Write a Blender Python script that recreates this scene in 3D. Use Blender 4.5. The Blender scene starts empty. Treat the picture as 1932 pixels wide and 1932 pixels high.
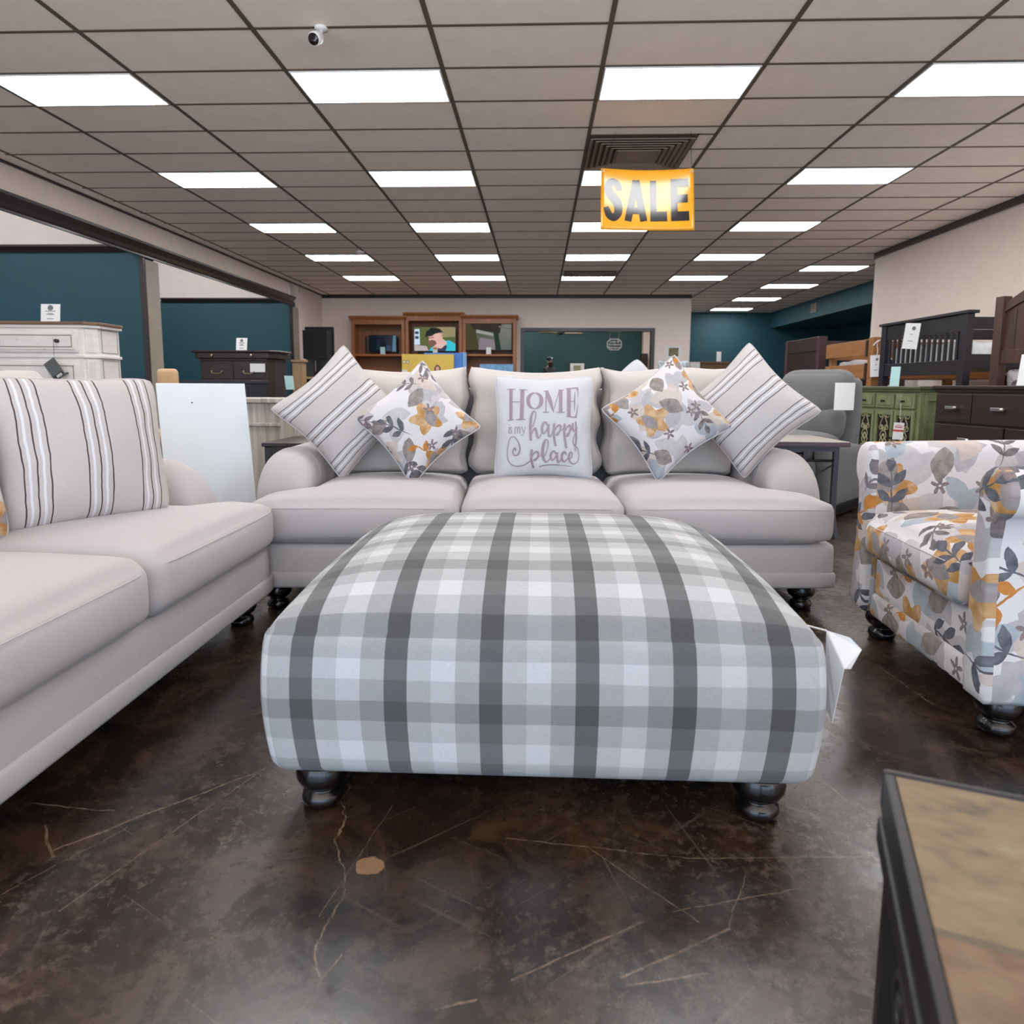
import bpy, bmesh, math, random
import numpy as np
from math import pi, sin, cos, radians as RAD, sqrt, atan2
from mathutils import Vector, Matrix

scene = bpy.context.scene
COL = scene.collection
random.seed(7)

# ------------------------------------------------------------------ camera
FPX, PITCH, YAW, ROLL, SHY, EYE = 1270.0, RAD(7), RAD(2.24), RAD(.32), -81.5, .88
_f = Vector((-sin(YAW)*cos(PITCH), cos(YAW)*cos(PITCH), -sin(PITCH)))
_r = Vector((cos(YAW), sin(YAW), 0)); _u = _r.cross(_f)
_r2 = cos(ROLL)*_r + sin(ROLL)*_u; _u2 = -sin(ROLL)*_r + cos(ROLL)*_u
cam = bpy.data.cameras.new('camera'); camo = bpy.data.objects.new('camera', cam); COL.objects.link(camo)
camo.matrix_world = Matrix(((_r2.x, _u2.x, -_f.x, 0), (_r2.y, _u2.y, -_f.y, 0), (_r2.z, _u2.z, -_f.z, EYE), (0, 0, 0, 1)))
cam.sensor_width = 36; cam.lens = FPX/1932*36; cam.shift_y = SHY/1932
cam.clip_start = .05; cam.clip_end = 100
cam.dof.use_dof = True; cam.dof.focus_distance = 2.3; cam.dof.aperture_fstop = 5.0
scene.camera = camo

# ------------------------------------------------------------------ world, daylight, exposure
w = bpy.data.worlds.new('world'); scene.world = w; w.use_nodes = True
w.node_tree.nodes['Background'].inputs[0].default_value = (.62, .72, .84, 1)
w.node_tree.nodes['Background'].inputs[1].default_value = 1.0
def area(name, loc, rot, sx, sy, power, color):
    l = bpy.data.lights.new(name, 'AREA'); l.shape = 'RECTANGLE'; l.size = sx; l.size_y = sy
    l.energy = power; l.color = color
    o = bpy.data.objects.new(name, l); COL.objects.link(o); o.location = loc; o.rotation_euler = rot
    return o
area('storefront_daylight', (0, -3.6, 1.45), (RAD(90), 0, 0), 11, 2.5, 230, (.55, .75, 1))
area('ceiling_fill_lamp', (0, -6.2, -.3), (RAD(180), 0, 0), 18, 4, 2600, (1, .95, .88))   # unseen lamp added outside, facing up to brighten the ceiling
area('bay_fill_near', (-8.6, 6.4, 4.2), (RAD(70), 0, 0), 4.5, .5, 24, (1, .97, .95))  # added lamp, brightens the near partition and the wall above it
area('bay_fill_far', (-7.8, 12.4, 4.2), (RAD(70), 0, 0), 3.2, .5, 32, (1, .97, .95))  # added lamp, does the same for the far bay
PANEL = 15.5          # brightness of the ceiling panels
scene.view_settings.view_transform = 'Standard'; scene.view_settings.look = 'None'
scene.view_settings.gamma = 1; scene.view_settings.use_curve_mapping = False
scene.view_settings.exposure = 0.12

def at(px, py, X=None, Y=None, z=None):
    """the point of the place seen at a pixel of the photograph, at a known X, depth Y or height z"""
    d = _r2*((px-966)/FPX) + _u2*((966+SHY-py)/FPX) + _f
    t = Y/d.y if Y is not None else X/d.x if X is not None else (z-EYE)/d.z
    return Vector((0, 0, EYE)) + d*t

# ------------------------------------------------------------------ object helpers
def tag(o, label=None, cat=None, group=None, kind=None):
    if label: o['label'] = label
    if cat: o['category'] = cat
    if group: o['group'] = group
    if kind: o['kind'] = kind
    return o
def thing(name, label, cat, loc=(0, 0, 0), rz=0, group=None, rot=None):
    o = bpy.data.objects.new(name, None); COL.objects.link(o); o.empty_display_size = .1
    o.location = loc; o.rotation_euler = rot if rot else (0, 0, rz)
    return tag(o, label, cat, group)
def kids(o): return [c for c in bpy.data.objects if c.parent == o]
def dup(o, parent=None):
    c = o.copy(); COL.objects.link(c)
    if parent: c.parent = parent
    for k in kids(o): dup(k, c)
    return c

class MB:
    def __init__(s): s.v = []; s.f = []; s.uv = []; s.mi = []
    def add(s, V, F, UV=None, mi=0):
        b = len(s.v); s.v.extend([tuple(p) for p in V])
        for i, f in enumerate(F):
            s.f.append(tuple(b+k for k in f)); s.uv.append(UV[i] if UV is not None else None); s.mi.append(mi)
        return s
    def box(s, x0, x1, y0, y1, z0, z1, mi=0, M=None):
        V = [(x, y, z) for z in (z0, z1) for y in (y0, y1) for x in (x0, x1)]
        if M is not None: V = [M @ Vector(p) for p in V]
        F = [(0, 2, 3, 1), (4, 5, 7, 6), (0, 1, 5, 4), (2, 6, 7, 3), (0, 4, 6, 2), (1, 3, 7, 5)]
        dx, dy, dz = x1-x0, y1-y0, z1-z0
        U = [[(0, 0), (0, dy), (dx, dy), (dx, 0)], [(0, 0), (dx, 0), (dx, dy), (0, dy)], [(0, 0), (dx, 0), (dx, dz), (0, dz)],
             [(0, 0), (0, dz), (dx, dz), (dx, 0)], [(0, 0), (0, dz), (dy, dz), (dy, 0)], [(0, 0), (dy, 0), (dy, dz), (0, dz)]]
        return s.add(V, F, U, mi)
    def prism(s, poly, a, b, axis='y', mi=0):
        n = len(poly)
        def P(p, t): return {'y': (p[0], t, p[1]), 'x': (t, p[0], p[1]), 'z': (p[0], p[1], t)}[axis]
        V = [P(p, a) for p in poly]+[P(p, b) for p in poly]
        F = [tuple(range(n)), tuple(range(2*n-1, n-1, -1))]+[(i, n+i, n+(i+1) % n, (i+1) % n) for i in range(n)]
        return s.add(V, F, None, mi)
    def tube(s, pts, r, seg=8, closed=False, mi=0):
        pts = [Vector(p) for p in pts]; n = len(pts)
        rr = r if isinstance(r, (list, tuple)) else [r]*n
        V = []; T = None; up = None
        for i in range(n):
            a = pts[i-1] if (i > 0 or closed) else pts[i]; b = pts[(i+1) % n] if (i < n-1 or closed) else pts[i]
            t = (b-a).normalized()
            if up is None:
                up = Vector((0, 0, 1)) if abs(t.z) < .9 else Vector((1, 0, 0))
            up = (up - t*up.dot(t)).normalized(); sd = t.cross(up)
            for k in range(seg):
                an = 2*pi*k/seg; V.append(pts[i]+(up*cos(an)+sd*sin(an))*rr[i])
        F = []
        for i in range(n if closed else n-1):
            for k in range(seg):
                j = (i+1) % n
                F.append((i*seg+k, i*seg+(k+1) % seg, j*seg+(k+1) % seg, j*seg+k))
        if not closed: F += [tuple(range(seg-1, -1, -1)), tuple(range((n-1)*seg, n*seg))]
        return s.add(V, F, None, mi)
    def lathe(s, prof, c=(0, 0, 0), seg=28, mi=0):
        V = []; n = len(prof)
        for r, z in prof:
            for k in range(seg):
                a = 2*pi*k/seg; V.append((c[0]+r*cos(a), c[1]+r*sin(a), c[2]+z))
        F = [(i*seg+k, i*seg+(k+1) % seg, (i+1)*seg+(k+1) % seg, (i+1)*seg+k) for i in range(n-1) for k in range(seg)]
        F += [tuple(range(seg-1, -1, -1)), tuple(range((n-1)*seg, n*seg))]
        return s.add(V, F, None, mi)
    def grid(s, fn, us, vs, uvfn=None, mi=0):
        nu, nv = len(us), len(vs)
        V = [fn(u, v) for v in vs for u in us]
        F = []; U = []
        for j in range(nv-1):
            for i in range(nu-1):
                F.append((j*nu+i, j*nu+i+1, (j+1)*nu+i+1, (j+1)*nu+i))
                if uvfn: U.append([uvfn(us[a], vs[b]) for a, b in ((i, j), (i+1, j), (i+1, j+1), (i, j+1))])
        return s.add(V, F, U if uvfn else None, mi)
    def build(s, name, mats, parent=None, smooth=False, bevel=0, seg=2, loc=None, recalc=True):
        me = bpy.data.meshes.new(name); me.from_pydata(s.v, [], s.f)
        if not isinstance(mats, (list, tuple)): mats = [mats]
        for m in mats: me.materials.append(m)
        if any(u is not None for u in s.uv):
            L = me.uv_layers.new(name='uv').data; k = 0
            for f, u in zip(s.f, s.uv):
                for j in range(len(f)):
                    L[k].uv = u[j] if u is not None else s.v[f[j]][:2]
                    k += 1
        for p, m in zip(me.polygons, s.mi): p.material_index = m; p.use_smooth = smooth
        me.update()
        if recalc:
            bm = bmesh.new(); bm.from_mesh(me); bmesh.ops.recalc_face_normals(bm, faces=bm.faces); bm.to_mesh(me); bm.free()
        o = bpy.data.objects.new(name, me); COL.objects.link(o)
        if parent: o.parent = parent
        if loc: o.location = loc
        if bevel:
            b = o.modifiers.new('bevel', 'BEVEL'); b.width = bevel; b.segments = seg; b.limit_method = 'ANGLE'; b.angle_limit = RAD(40)
            b.harden_normals = False
        return o

def spaced(n): return [sin(pi/2*t)*.55+t*.45 for t in np.linspace(-1, 1, n+1)]
def soft_box(mb, size, r, n=(14, 14, 8), deform=None, c=(0, 0, 0), mi=0):
    """box with rounded edges; uv unrolled in metres from the top face; deform(unit xyz, point)"""
    hx, hy, hz = size[0]/2, size[1]/2, size[2]/2
    key = {}; V = []; F = []; U = []
    ax = [spaced(k) for k in n]
    def vid(a, b, d):
        k = (round(a, 5), round(b, 5), round(d, 5))
        if k not in key:
            p = np.array([a*hx, b*hy, d*hz]); q = np.array([max(-(h-r), min(h-r, x)) for x, h in zip(p, (hx, hy, hz))])
            e = p-q; l = np.linalg.norm(e)
            if l > 1e-9: p = q+e/l*r*min(1, max(abs(e))/r)
            if deform: p = np.array(deform((a, b, d), p))
            key[k] = len(V); V.append((p[0]+c[0], p[1]+c[1], p[2]+c[2]))
        return key[k]
    for axis in range(3):
        o1, o2 = [(1, 2), (0, 2), (0, 1)][axis]
        for sgn in (-1, 1):
            A, B = ax[o1], ax[o2]
            for i in range(len(A)-1):
                for j in range(len(B)-1):
                    quad = [(A[i], B[j]), (A[i+1], B[j]), (A[i+1], B[j+1]), (A[i], B[j+1])]
                    ids = []; uvs = []
                    for p, q in quad:
                        t = [0, 0, 0]; t[axis] = sgn; t[o1] = p; t[o2] = q
                        ids.append(vid(*t)); x, y, z = t[0]*hx, t[1]*hy, t[2]*hz
                        if axis == 2: uvs.append((x, y if sgn > 0 else -y-2*hy-2*hz))
                        elif axis == 1: uvs.append((x, -hy+(z-hz) if sgn < 0 else hy+(hz-z)))
                        else: uvs.append((y+(7.3 if sgn > 0 else 3.1), -hy+(z-hz)))
                    F.append(tuple(ids)); U.append(uvs)
    return mb.add(V, F, U, mi)

def catmull(pts, k=6):
    P = [np.array(p, float) for p in pts]; out = []
    for i in range(len(P)-1):
        a, b, c, d = P[max(i-1, 0)], P[i], P[i+1], P[min(i+2, len(P)-1)]
        for t in np.linspace(0, 1, k, endpoint=False):
            out.append(.5*((2*b)+(c-a)*t+(2*a-5*b+4*c-d)*t*t+(3*b-a-3*c+d)*t**3))
    out.append(P[-1]); return out

# ------------------------------------------------------------------ materials
class NT:
    def __init__(s, m): s.m = m; s.t = m.node_tree; s.n = s.t.nodes; s.l = s.t.links
    def node(s, typ, ins=(), **kw):
        nd = s.n.new(typ)
        for k, v in kw.items(): setattr(nd, k, v)
        items = ins.items() if isinstance(ins, dict) else enumerate(ins)
        for k, v in items: s.set(nd.inputs[k], v)
        return nd
    def set(s, sock, v):
        if v is None: return
        if isinstance(v, bpy.types.NodeSocket): s.l.new(v, sock)
        elif isinstance(v, (tuple, list)) and len(v) == 3 and sock.type == 'RGBA': sock.default_value = (*v, 1)
        else: sock.default_value = v
    def math(s, op, a, b=None, c=None): return s.node('ShaderNodeMath', [a, b, c], operation=op).outputs[0]
    def vmath(s, op, a, b=None): return s.node('ShaderNodeVectorMath', [a, b], operation=op).outputs[0]
    def mix(s, f, a, b, blend='MIX'):
        nd = s.node('ShaderNodeMix', data_type='RGBA', blend_type=blend)
        s.set(nd.inputs[0], f); s.set(nd.inputs[6], a); s.set(nd.inputs[7], b); return nd.outputs[2]
    def noise(s, vec, scale, detail=4, rough=.55, out=0, dist=0):
        return s.node('ShaderNodeTexNoise', {'Vector': vec, 'Scale': scale, 'Detail': detail, 'Roughness': rough, 'Distortion': dist}).outputs[out]
    def ramp(s, f, stops, interp='LINEAR'):
        nd = s.node('ShaderNodeValToRGB', [f]); cr = nd.color_ramp; cr.interpolation = interp
        while len(cr.elements) < len(stops): cr.elements.new(.5)
        for e, (p, c) in zip(cr.elements, stops):
            e.position = p; e.color = (*c, 1) if isinstance(c, (tuple, list)) else (c, c, c, 1)
        return nd.outputs[0]
    def uv(s): return s.node('ShaderNodeTexCoord').outputs['UV']
    def obj(s): return s.node('ShaderNodeTexCoord').outputs['Object']
    def sep(s, v): return s.node('ShaderNodeSeparateXYZ', [v]).outputs
    def comb(s, x, y, z=0.): return s.node('ShaderNodeCombineXYZ', [x, y, z]).outputs[0]
    def scale(s, v, k): return s.node('ShaderNodeVectorMath', {0: v, 1: k if isinstance(k, tuple) else (k, k, k)}, operation='MULTIPLY').outputs[0]
    def bump(s, h, strength=.3, dist=.002):
        return s.node('ShaderNodeBump', {'Height': h, 'Strength': strength, 'Distance': dist}).outputs[0]

def lin(r, g=None, b=None):
    if g is None: g = b = r
    def f(c):
        c /= 255.
        return c/12.92 if c <= .04045 else ((c+.055)/1.055)**2.4
    return (f(r), f(g), f(b))
def new_mat(name):
    m = bpy.data.materials.new(name); m.use_nodes = True; t = NT(m)
    return m, t, t.n['Principled BSDF'].inputs
def plain(name, color, rough=.5, metal=0, var=.12, scale=6, bump=0, bscale=200, spec=None, coat=0, stretch=(1, 1, 1)):
    m, t, P = new_mat(name)
    o = t.scale(t.obj(), stretch)
    f = t.noise(o, scale, 5)
    c0 = tuple(c*(1-var) for c in color); c1 = tuple(min(1, c*(1+var)) for c in color)
    t.set(P['Base Color'], t.ramp(f, [(.3, c0), (.7, c1)]))
    P['Roughness'].default_value = rough; P['Metallic'].default_value = metal
    if spec is not None: P['Specular IOR Level'].default_value = spec
    if coat: P['Coat Weight'].default_value = coat; P['Coat Roughness'].default_value = .15
    if bump: t.set(P['Normal'], t.bump(t.noise(o, bscale, 3), bump))
    return m
def wood(name, c0, c1, rough=.45, axis=(1, 1, 12), scale=3, coat=0, wear=None):
    """grain runs along the axis with the small stretch"""
    m, t, P = new_mat(name); o = t.scale(t.obj(), axis)
    f = t.noise(o, scale, 6, .65, dist=.6)
    col = t.ramp(f, [(.25, c0), (.5, tuple((a+b)/2 for a, b in zip(c0, c1))), (.72, c1)])
    if wear:
        g = t.noise(t.obj(), 26, 6, .7); col = t.mix(t.ramp(g, [(.62, 0.), (.70, 1.)]), col, wear)
    t.set(P['Base Color'], col); P['Roughness'].default_value = rough
    if coat: P['Coat Weight'].default_value = coat; P['Coat Roughness'].default_value = .2
    t.set(P['Normal'], t.bump(f, .15, .002)); return m
def emit(name, color, s):
    m, t, P = new_mat(name); t.n.remove(t.n['Principled BSDF'])
    e = t.node('ShaderNodeEmission', [(*color, 1), s]); t.l.new(e.outputs[0], t.n['Material Output'].inputs[0]); return m
def fabric(name, color, var=.06, weave=900, rough=.95, bump=.35):
    m, t, P = new_mat(name); u = t.obj()
    a = t.noise(t.scale(u, (weave, weave*.35, weave*.35)), 1, 2); b = t.noise(t.scale(u, (weave*.35, weave*.35, weave)), 1, 2)
    big = t.noise(u, 5, 3)
    f = t.math('ADD', t.math('MULTIPLY', a, .5), t.math('MULTIPLY', b, .5))
    c0 = tuple(c*(1-var*2) for c in color); c1 = tuple(min(1, c*(1+var)) for c in color)
    col = t.ramp(f, [(.3, c0), (.65, c1)])
    col = t.mix(t.math('MULTIPLY', big, .25), col, tuple(c*.9 for c in color))
    t.set(P['Base Color'], col); P['Roughness'].default_value = rough; P['Specular IOR Level'].default_value = .2
    P['Sheen Weight'].default_value = .15
    big2 = t.noise(u, 14, 2)
    h = t.math('ADD', f, t.math('MULTIPLY', big2, 6.0))
    t.set(P['Normal'], t.bump(h, bump, .0012)); return m

M = {}
M['linen'] = fabric('linen', lin(186, 180, 180))
M['linen_cream'] = fabric('linen_cream', lin(194, 186, 180))
M['white_fabric'] = fabric('white_fabric', lin(202, 201, 204), var=.03)
M['sage'] = fabric('sage', lin(150, 155, 142))
M['grey_velvet'] = fabric('grey_velvet', lin(104, 103, 103), var=.15, weave=300)
M['tan_fabric'] = fabric('tan_fabric', lin(196, 160, 122))
M['teal'] = plain('teal_paint', lin(30, 76, 88), .6, var=.04, bump=.08, bscale=300)
M['green_wall'] = plain('green_paint', lin(30, 68, 68), .6, var=.04)
M['cream'] = plain('cream_paint', lin(232, 217, 206), .7, var=.03, bump=.08, bscale=300)
M['white_wall'] = plain('white_paint', lin(214, 206, 202), .7, var=.03)
M['tile'] = plain('ceiling_tile', lin(250, 239, 231), .9, var=.03, bump=.25, bscale=260)
M['grid'] = plain('ceiling_grid', lin(96, 87, 76), .6, var=.05)
M['dark_trim'] = plain('dark_trim', lin(48, 38, 40), .35, var=.1, coat=.2)
M['tan_trim'] = plain('tan_trim', lin(150, 138, 126), .5, var=.05)
M['black_gloss'] = plain('black_lacquer', lin(14, 9, 10), .2, var=.15, coat=.2)
M['black'] = plain('black_plastic', lin(22, 22, 24), .35, var=.1)
M['charcoal_metal'] = plain('charcoal_metal', lin(62, 58, 62), .35, metal=.6, var=.1)
M['iron'] = plain('iron', lin(26, 22, 20), .42, metal=.0, var=.3, scale=30)
M['brass'] = plain('aged_brass', lin(190, 168, 140), .3, metal=.9)
M['nickel'] = plain('nickel', lin(210, 205, 205), .25, metal=.9)
M['white'] = plain('white_plastic', lin(236, 236, 236), .4, var=.02)
M['paper'] = plain('paper', lin(228, 226, 224), .7, var=.02)
M['paper_aqua'] = plain('paper_aqua', lin(172, 208, 206), .5, var=.03)
M['ink'] = plain('ink', lin(110, 110, 112), .7, var=.05)
M['ink_dark'] = plain('ink_dark', lin(45, 45, 48), .7, var=.05)
M['red_ink'] = plain('red_ink', lin(196, 48, 60), .6, var=.05)
M['panel_white'] = plain('white_laminate', lin(222, 228, 232), .28, var=.02)
M['espresso'] = wood('espresso', lin(38, 27, 27), lin(58, 42, 40), .35, (6, 6, .8))
M['espresso_h'] = wood('espresso_h', lin(40, 29, 28), lin(60, 44, 42), .35, (.8, .8, 8))
M['navy_wood'] = wood('navy_black', lin(26, 24, 32), lin(40, 36, 46), .3, (6, 6, 1))
M['walnut'] = wood('walnut', lin(58, 38, 32), lin(84, 58, 48), .35, (6, 6, .6))
M['honey'] = wood('honey_pine', lin(128, 84, 46), lin(172, 118, 68), .45, (1, .7, 9))
M['oak'] = wood('oak', lin(132, 78, 40), lin(176, 112, 64), .4, (6, 6, .6))
M['oak_back'] = wood('oak_back', lin(118, 70, 38), lin(150, 96, 56), .5, (9, 9, .7))
M['brown_top'] = wood('brown_top', lin(92, 66, 48), lin(132, 98, 74), .4, (.7, 8, 8))
M['antique_white'] = wood('antique_white', lin(214, 206, 200), lin(230, 224, 219), .5, (1, 1, 5), 3, wear=lin(176, 160, 146))
M['grey_wash'] = wood('grey_wash', lin(128, 116, 104), lin(196, 186, 174), .6, (14, 14, .6), 2.2)
M['pale_wood'] = wood('pale_wood', lin(150, 118, 88), lin(186, 154, 120), .5, (6, 6, .6))
M['grey_wood_top'] = wood('grey_wood_top', lin(128, 116, 110), lin(160, 148, 142), .4, (.8, 8, 8))
M['purple_brown'] = wood('purple_brown', lin(62, 42, 48), lin(84, 60, 66), .3, (.8, .8, 6))
M['green_wood'] = wood('green_distressed', lin(100, 110, 74), lin(136, 144, 104), .5, (3, 3, 1), 4, wear=lin(70, 72, 44))
M['green_top'] = wood('green_top', lin(58, 62, 44), lin(84, 88, 62), .4, (1, 6, 6))
M['scroll_cream'] = plain('scroll_cream', lin(176, 172, 132), .5, var=.15, scale=40)
M['dark_void'] = plain('dark_void', lin(24, 22, 20), .8)
M['clear_sleeve'] = plain('mattress_bag', lin(240, 240, 238), .25, var=.25, scale=9, bump=.5, bscale=14)
M['teal_fabric'] = fabric('teal_fabric', lin(40, 78, 96))
M['skin'] = plain('skin', lin(222, 172, 150), .5, var=.05)
M['beard'] = plain('beard', lin(52, 38, 34), .9, var=.2, scale=80)
M['bulb'] = emit('panel_light', (.985, .985, 1), PANEL)
M['back_bulb'] = M['bulb']
M['pewter'] = plain('vent_metal', lin(150, 136, 122), .5, metal=.3, var=.08)
M['vent_dark'] = plain('vent_dark', lin(92, 80, 70), .7, var=.1)

def floor_material():
    m, t, P = new_mat('stained_concrete'); o = t.obj()
    warp = t.noise(o, 3, 3, out=1)
    ow = t.vmath('ADD', o, t.scale(t.vmath('SUBTRACT', warp, (.5, .5, .5)), .12))
    n1 = t.noise(o, 1.1, 8, .68); n2 = t.noise(o, 5.5, 9, .72, dist=.8); n3 = t.noise(o, 42, 6, .75)
    col = t.ramp(n1, [(.3, lin(20, 14, 12)), (.48, lin(34, 24, 18)), (.62, lin(48, 37, 28)), (.75, lin(28, 24, 21))])
    col = t.mix(t.ramp(n2, [(.46, 0.), (.74, .7)]), col, lin(92, 66, 44))
    col = t.mix(t.ramp(n3, [(.56, 0.), (.8, .3)]), col, lin(92, 74, 56))
    col = t.mix(t.ramp(t.noise(ow, 2.0, 6, .65), [(.5, 0.), (.68, .6)]), col, lin(28, 20, 20))
    # worn craquelure left of the ottoman
    vo = t.node('ShaderNodeTexVoronoi', {'Vector': ow, 'Scale': 9.0}, feature='DISTANCE_TO_EDGE').outputs[0]
    reg = t.ramp(t.noise(o, .9, 4), [(.46, 0.), (.58, 1.)])
    col = t.mix(t.math('MULTIPLY', t.ramp(vo, [(.0, 1.), (.08, 0.)]), t.math('MULTIPLY', reg, .6)), col, lin(48, 28, 20))
    col = t.mix(t.math('MULTIPLY', t.ramp(t.noise(o, 34, 6, .8), [(.5, 0.), (.62, .7)]), reg), col, lin(108, 94, 80))
    x, y, _ = t.sep(o)
    wob = t.math('SUBTRACT', t.noise(o, 13, 3), .5)
    def seg(p, q, wd, wo=0.0, dash=0):
        ax, ay = p; bx, by = q; L = sqrt((bx-ax)**2+(by-ay)**2); ux, uy = (bx-ax)/L, (by-ay)/L
        dx = t.math('SUBTRACT', x, ax); dy = t.math('SUBTRACT', y, ay)
        al = t.math('ADD', t.math('MULTIPLY', dx, ux), t.math('MULTIPLY', dy, uy))
        pe = t.math('ADD', t.math('MULTIPLY', dx, -uy), t.math('MULTIPLY', dy, ux))
        if wo: pe = t.math('ADD', pe, t.math('MULTIPLY', wob, wo))
        m1 = t.math('LESS_THAN', t.math('ABSOLUTE', pe), wd)
        m2 = t.math('MULTIPLY', t.math('GREATER_THAN', al, 0.), t.math('LESS_THAN', al, L))
        return t.math('MULTIPLY', m1, m2)
    def P2(px, py): p = at(px, py, z=0); return (p.x, p.y)
    S = None
    for a, b, wd, wo in [((655, 1480), (638, 1600), .0016, .06), ((638, 1600), (648, 1690), .0016, .06), ((648, 1690), (600, 1760), .0016, .05),
                         ((600, 1760), (604, 1850), .0015, .05), ((645, 1800), (598, 1860), .0012, .02),
                         ((955, 1580), (1300, 1620), .0014, .012), ((1300, 1620), (1640, 1616), .0014, .01), ((1110, 1600), (1320, 1740), .0012, .01),
                         ((965, 1850), (1215, 1738), .0016, .008), ((1170, 1845), (1378, 1752), .002, .01), ((1378, 1752), (1400, 1650), .001, .04),
                         ((1270, 1720), (1510, 1675), .0012, .01), ((100, 1605), (500, 1450), .0022, .02), ((110, 1720), (505, 1445), .0012, .01),
                         ((50, 1515), (215, 1530), .0018, .02), ((88, 1555), (96, 1620), .0025, .03), ((1400, 1400), (1560, 1480), .0015, .01),
                         ((1640, 1530), (1725, 1640), .0012, .0), ((1655, 1255), (1760, 1330), .002, .02), ((1180, 1860), (1340, 1836), .0016, .01),
                         ((820, 1905), (900, 1885), .002, .02), ((0, 1690), (240, 1560), .0012, .02), ((740, 1520), (600, 1730), .0008, .01)]:
        k = seg(P2(*a), P2(*b), wd, wo); S = k if S is None else t.math('MAXIMUM', S, k)
    S = t.math('MULTIPLY', S, t.ramp(t.noise(o, 40, 3, .7), [(.35, .1), (.62, .95)]))
    col = t.mix(S, col, lin(122, 102, 84))
    # fine random scratches
    for ang, seed in ((.5, 1), (-.7, 5), (1.3, 9)):
        r = t.node('ShaderNodeVectorRotate', {'Vector': o, 'Angle': ang}, rotation_type='Z_AXIS').outputs[0]
        s = t.noise(t.vmath('ADD', t.scale(r, (2.2, 90, 1)), (seed, seed, 0)), 1.0, 2, .5)
        col = t.mix(t.ramp(s, [(.68, 0.), (.74, .45)]), col, lin(96, 84, 72))
    # tan bare patch in front of the ottoman
    cx, cy = P2(698, 1633)
    d = t.vmath('SUBTRACT', t.vmath('ADD', o, t.scale(t.vmath('SUBTRACT', t.noise(o, 30, 4, out=1), (.5, .5, .5)), .03)), (cx, cy, 0))
    dl = t.node('ShaderNodeVectorMath', [t.scale(d, (1, 1.1, 1))], operation='LENGTH').outputs['Value']
    col = t.mix(t.math('LESS_THAN', dl, .026), col, lin(140, 106, 76))
    t.set(P['Base Color'], col)
    t.set(P['Roughness'], t.ramp(t.math('ADD', t.math('MULTIPLY', n2, .6), t.math('MULTIPLY', n3, .4)), [(.35, .15), (.65, .38)]))
    P['Specular IOR Level'].default_value = .75
    t.set(P['Normal'], t.bump(t.noise(o, 8, 6, .6), .12, .004)); return m

def plaid_material():
    m, t, P = new_mat('plaid'); x, y, _ = t.sep(t.uv())
    wob = t.math('MULTIPLY', t.math('SUBTRACT', t.noise(t.scale(t.uv(), (2, 7, 1)), 1.5, 2), .5), .012)
    u = t.math('FRACT', t.math('ADD', t.math('DIVIDE', x, .1845), 10.5+.12)); v = t.math('FRACT', t.math('ADD', t.math('DIVIDE', t.math('ADD', y, wob), .172), 13.387))
    D, L1, W, G = .25, .80, .98, .70
    uu = t.ramp(u, [(0, D), (.242, L1), (.49, W), (.745, G)], 'CONSTANT')
    vv = t.ramp(v, [(0, .98), (.24, .78), (.50, .54), (.75, .78)], 'CONSTANT')
    mul = t.mix(1., uu, vv, 'MULTIPLY')
    # dark warp keeps its own depth whatever crosses it
    h1 = t.noise(t.scale(t.uv(), (55, 1500, 1)), 1, 3, .7); h2 = t.noise(t.scale(t.uv(), (1500, 70, 1)), 1, 3, .7)
    hh = t.ramp(t.math('ADD', t.math('MULTIPLY', h1, .5), t.math('MULTIPLY', h2, .5)), [(.3, .78), (.7, 1.16)])
    c = t.mix(1., mul, hh, 'MULTIPLY')
    c = t.mix(1., c, (.605, .61, .62), 'MULTIPLY')
    t.set(P['Base Color'], c); P['Roughness'].default_value = .95; P['Specular IOR Level'].default_value = .2; P['Sheen Weight'].default_value = .15
    t.set(P['Normal'], t.bump(t.math('ADD', t.math('ADD', h1, h2), t.math('MULTIPLY', t.noise(t.uv(), 9, 3), 5.)), .3, .0012)); return m

def stripe_material(period=1/3., off=0.):
    m, t, P = new_mat('striped_linen'); x, y, _ = t.sep(t.uv())
    wob = t.math('MULTIPLY', t.math('SUBTRACT', t.noise(t.scale(t.uv(), (3, 3, 1)), 2, 2), .5), .02)
    f = t.math('FRACT', t.math('ADD', t.math('MULTIPLY', t.math('ADD', x, wob), 3.), off))
    B = lin(196, 190, 188); Dk = lin(78, 70, 68); Wh = lin(222, 222, 226)
    st = [(0, B)]
    for p, wd, c in ((.25, .022, Dk), (.345, .045, Wh), (.455, .024, Dk), (.555, .045, Wh), (.66, .022, Dk)): st += [(p, c), (p+wd, B)]
    c = t.ramp(f, st, 'CONSTANT')
    h = t.noise(t.scale(t.uv(), (30, 600, 1)), 1, 3, .7)
    c = t.mix(1., c, t.ramp(h, [(.3, .88), (.7, 1.06)]), 'MULTIPLY')
    t.set(P['Base Color'], c); P['Roughness'].default_value = .95; P['Specular IOR Level'].default_value = .2
    t.set(P['Normal'], t.bump(t.math('ADD', h, t.math('MULTIPLY', t.noise(t.uv(), 5, 2), 4.)), .25, .002)); return m

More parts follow.
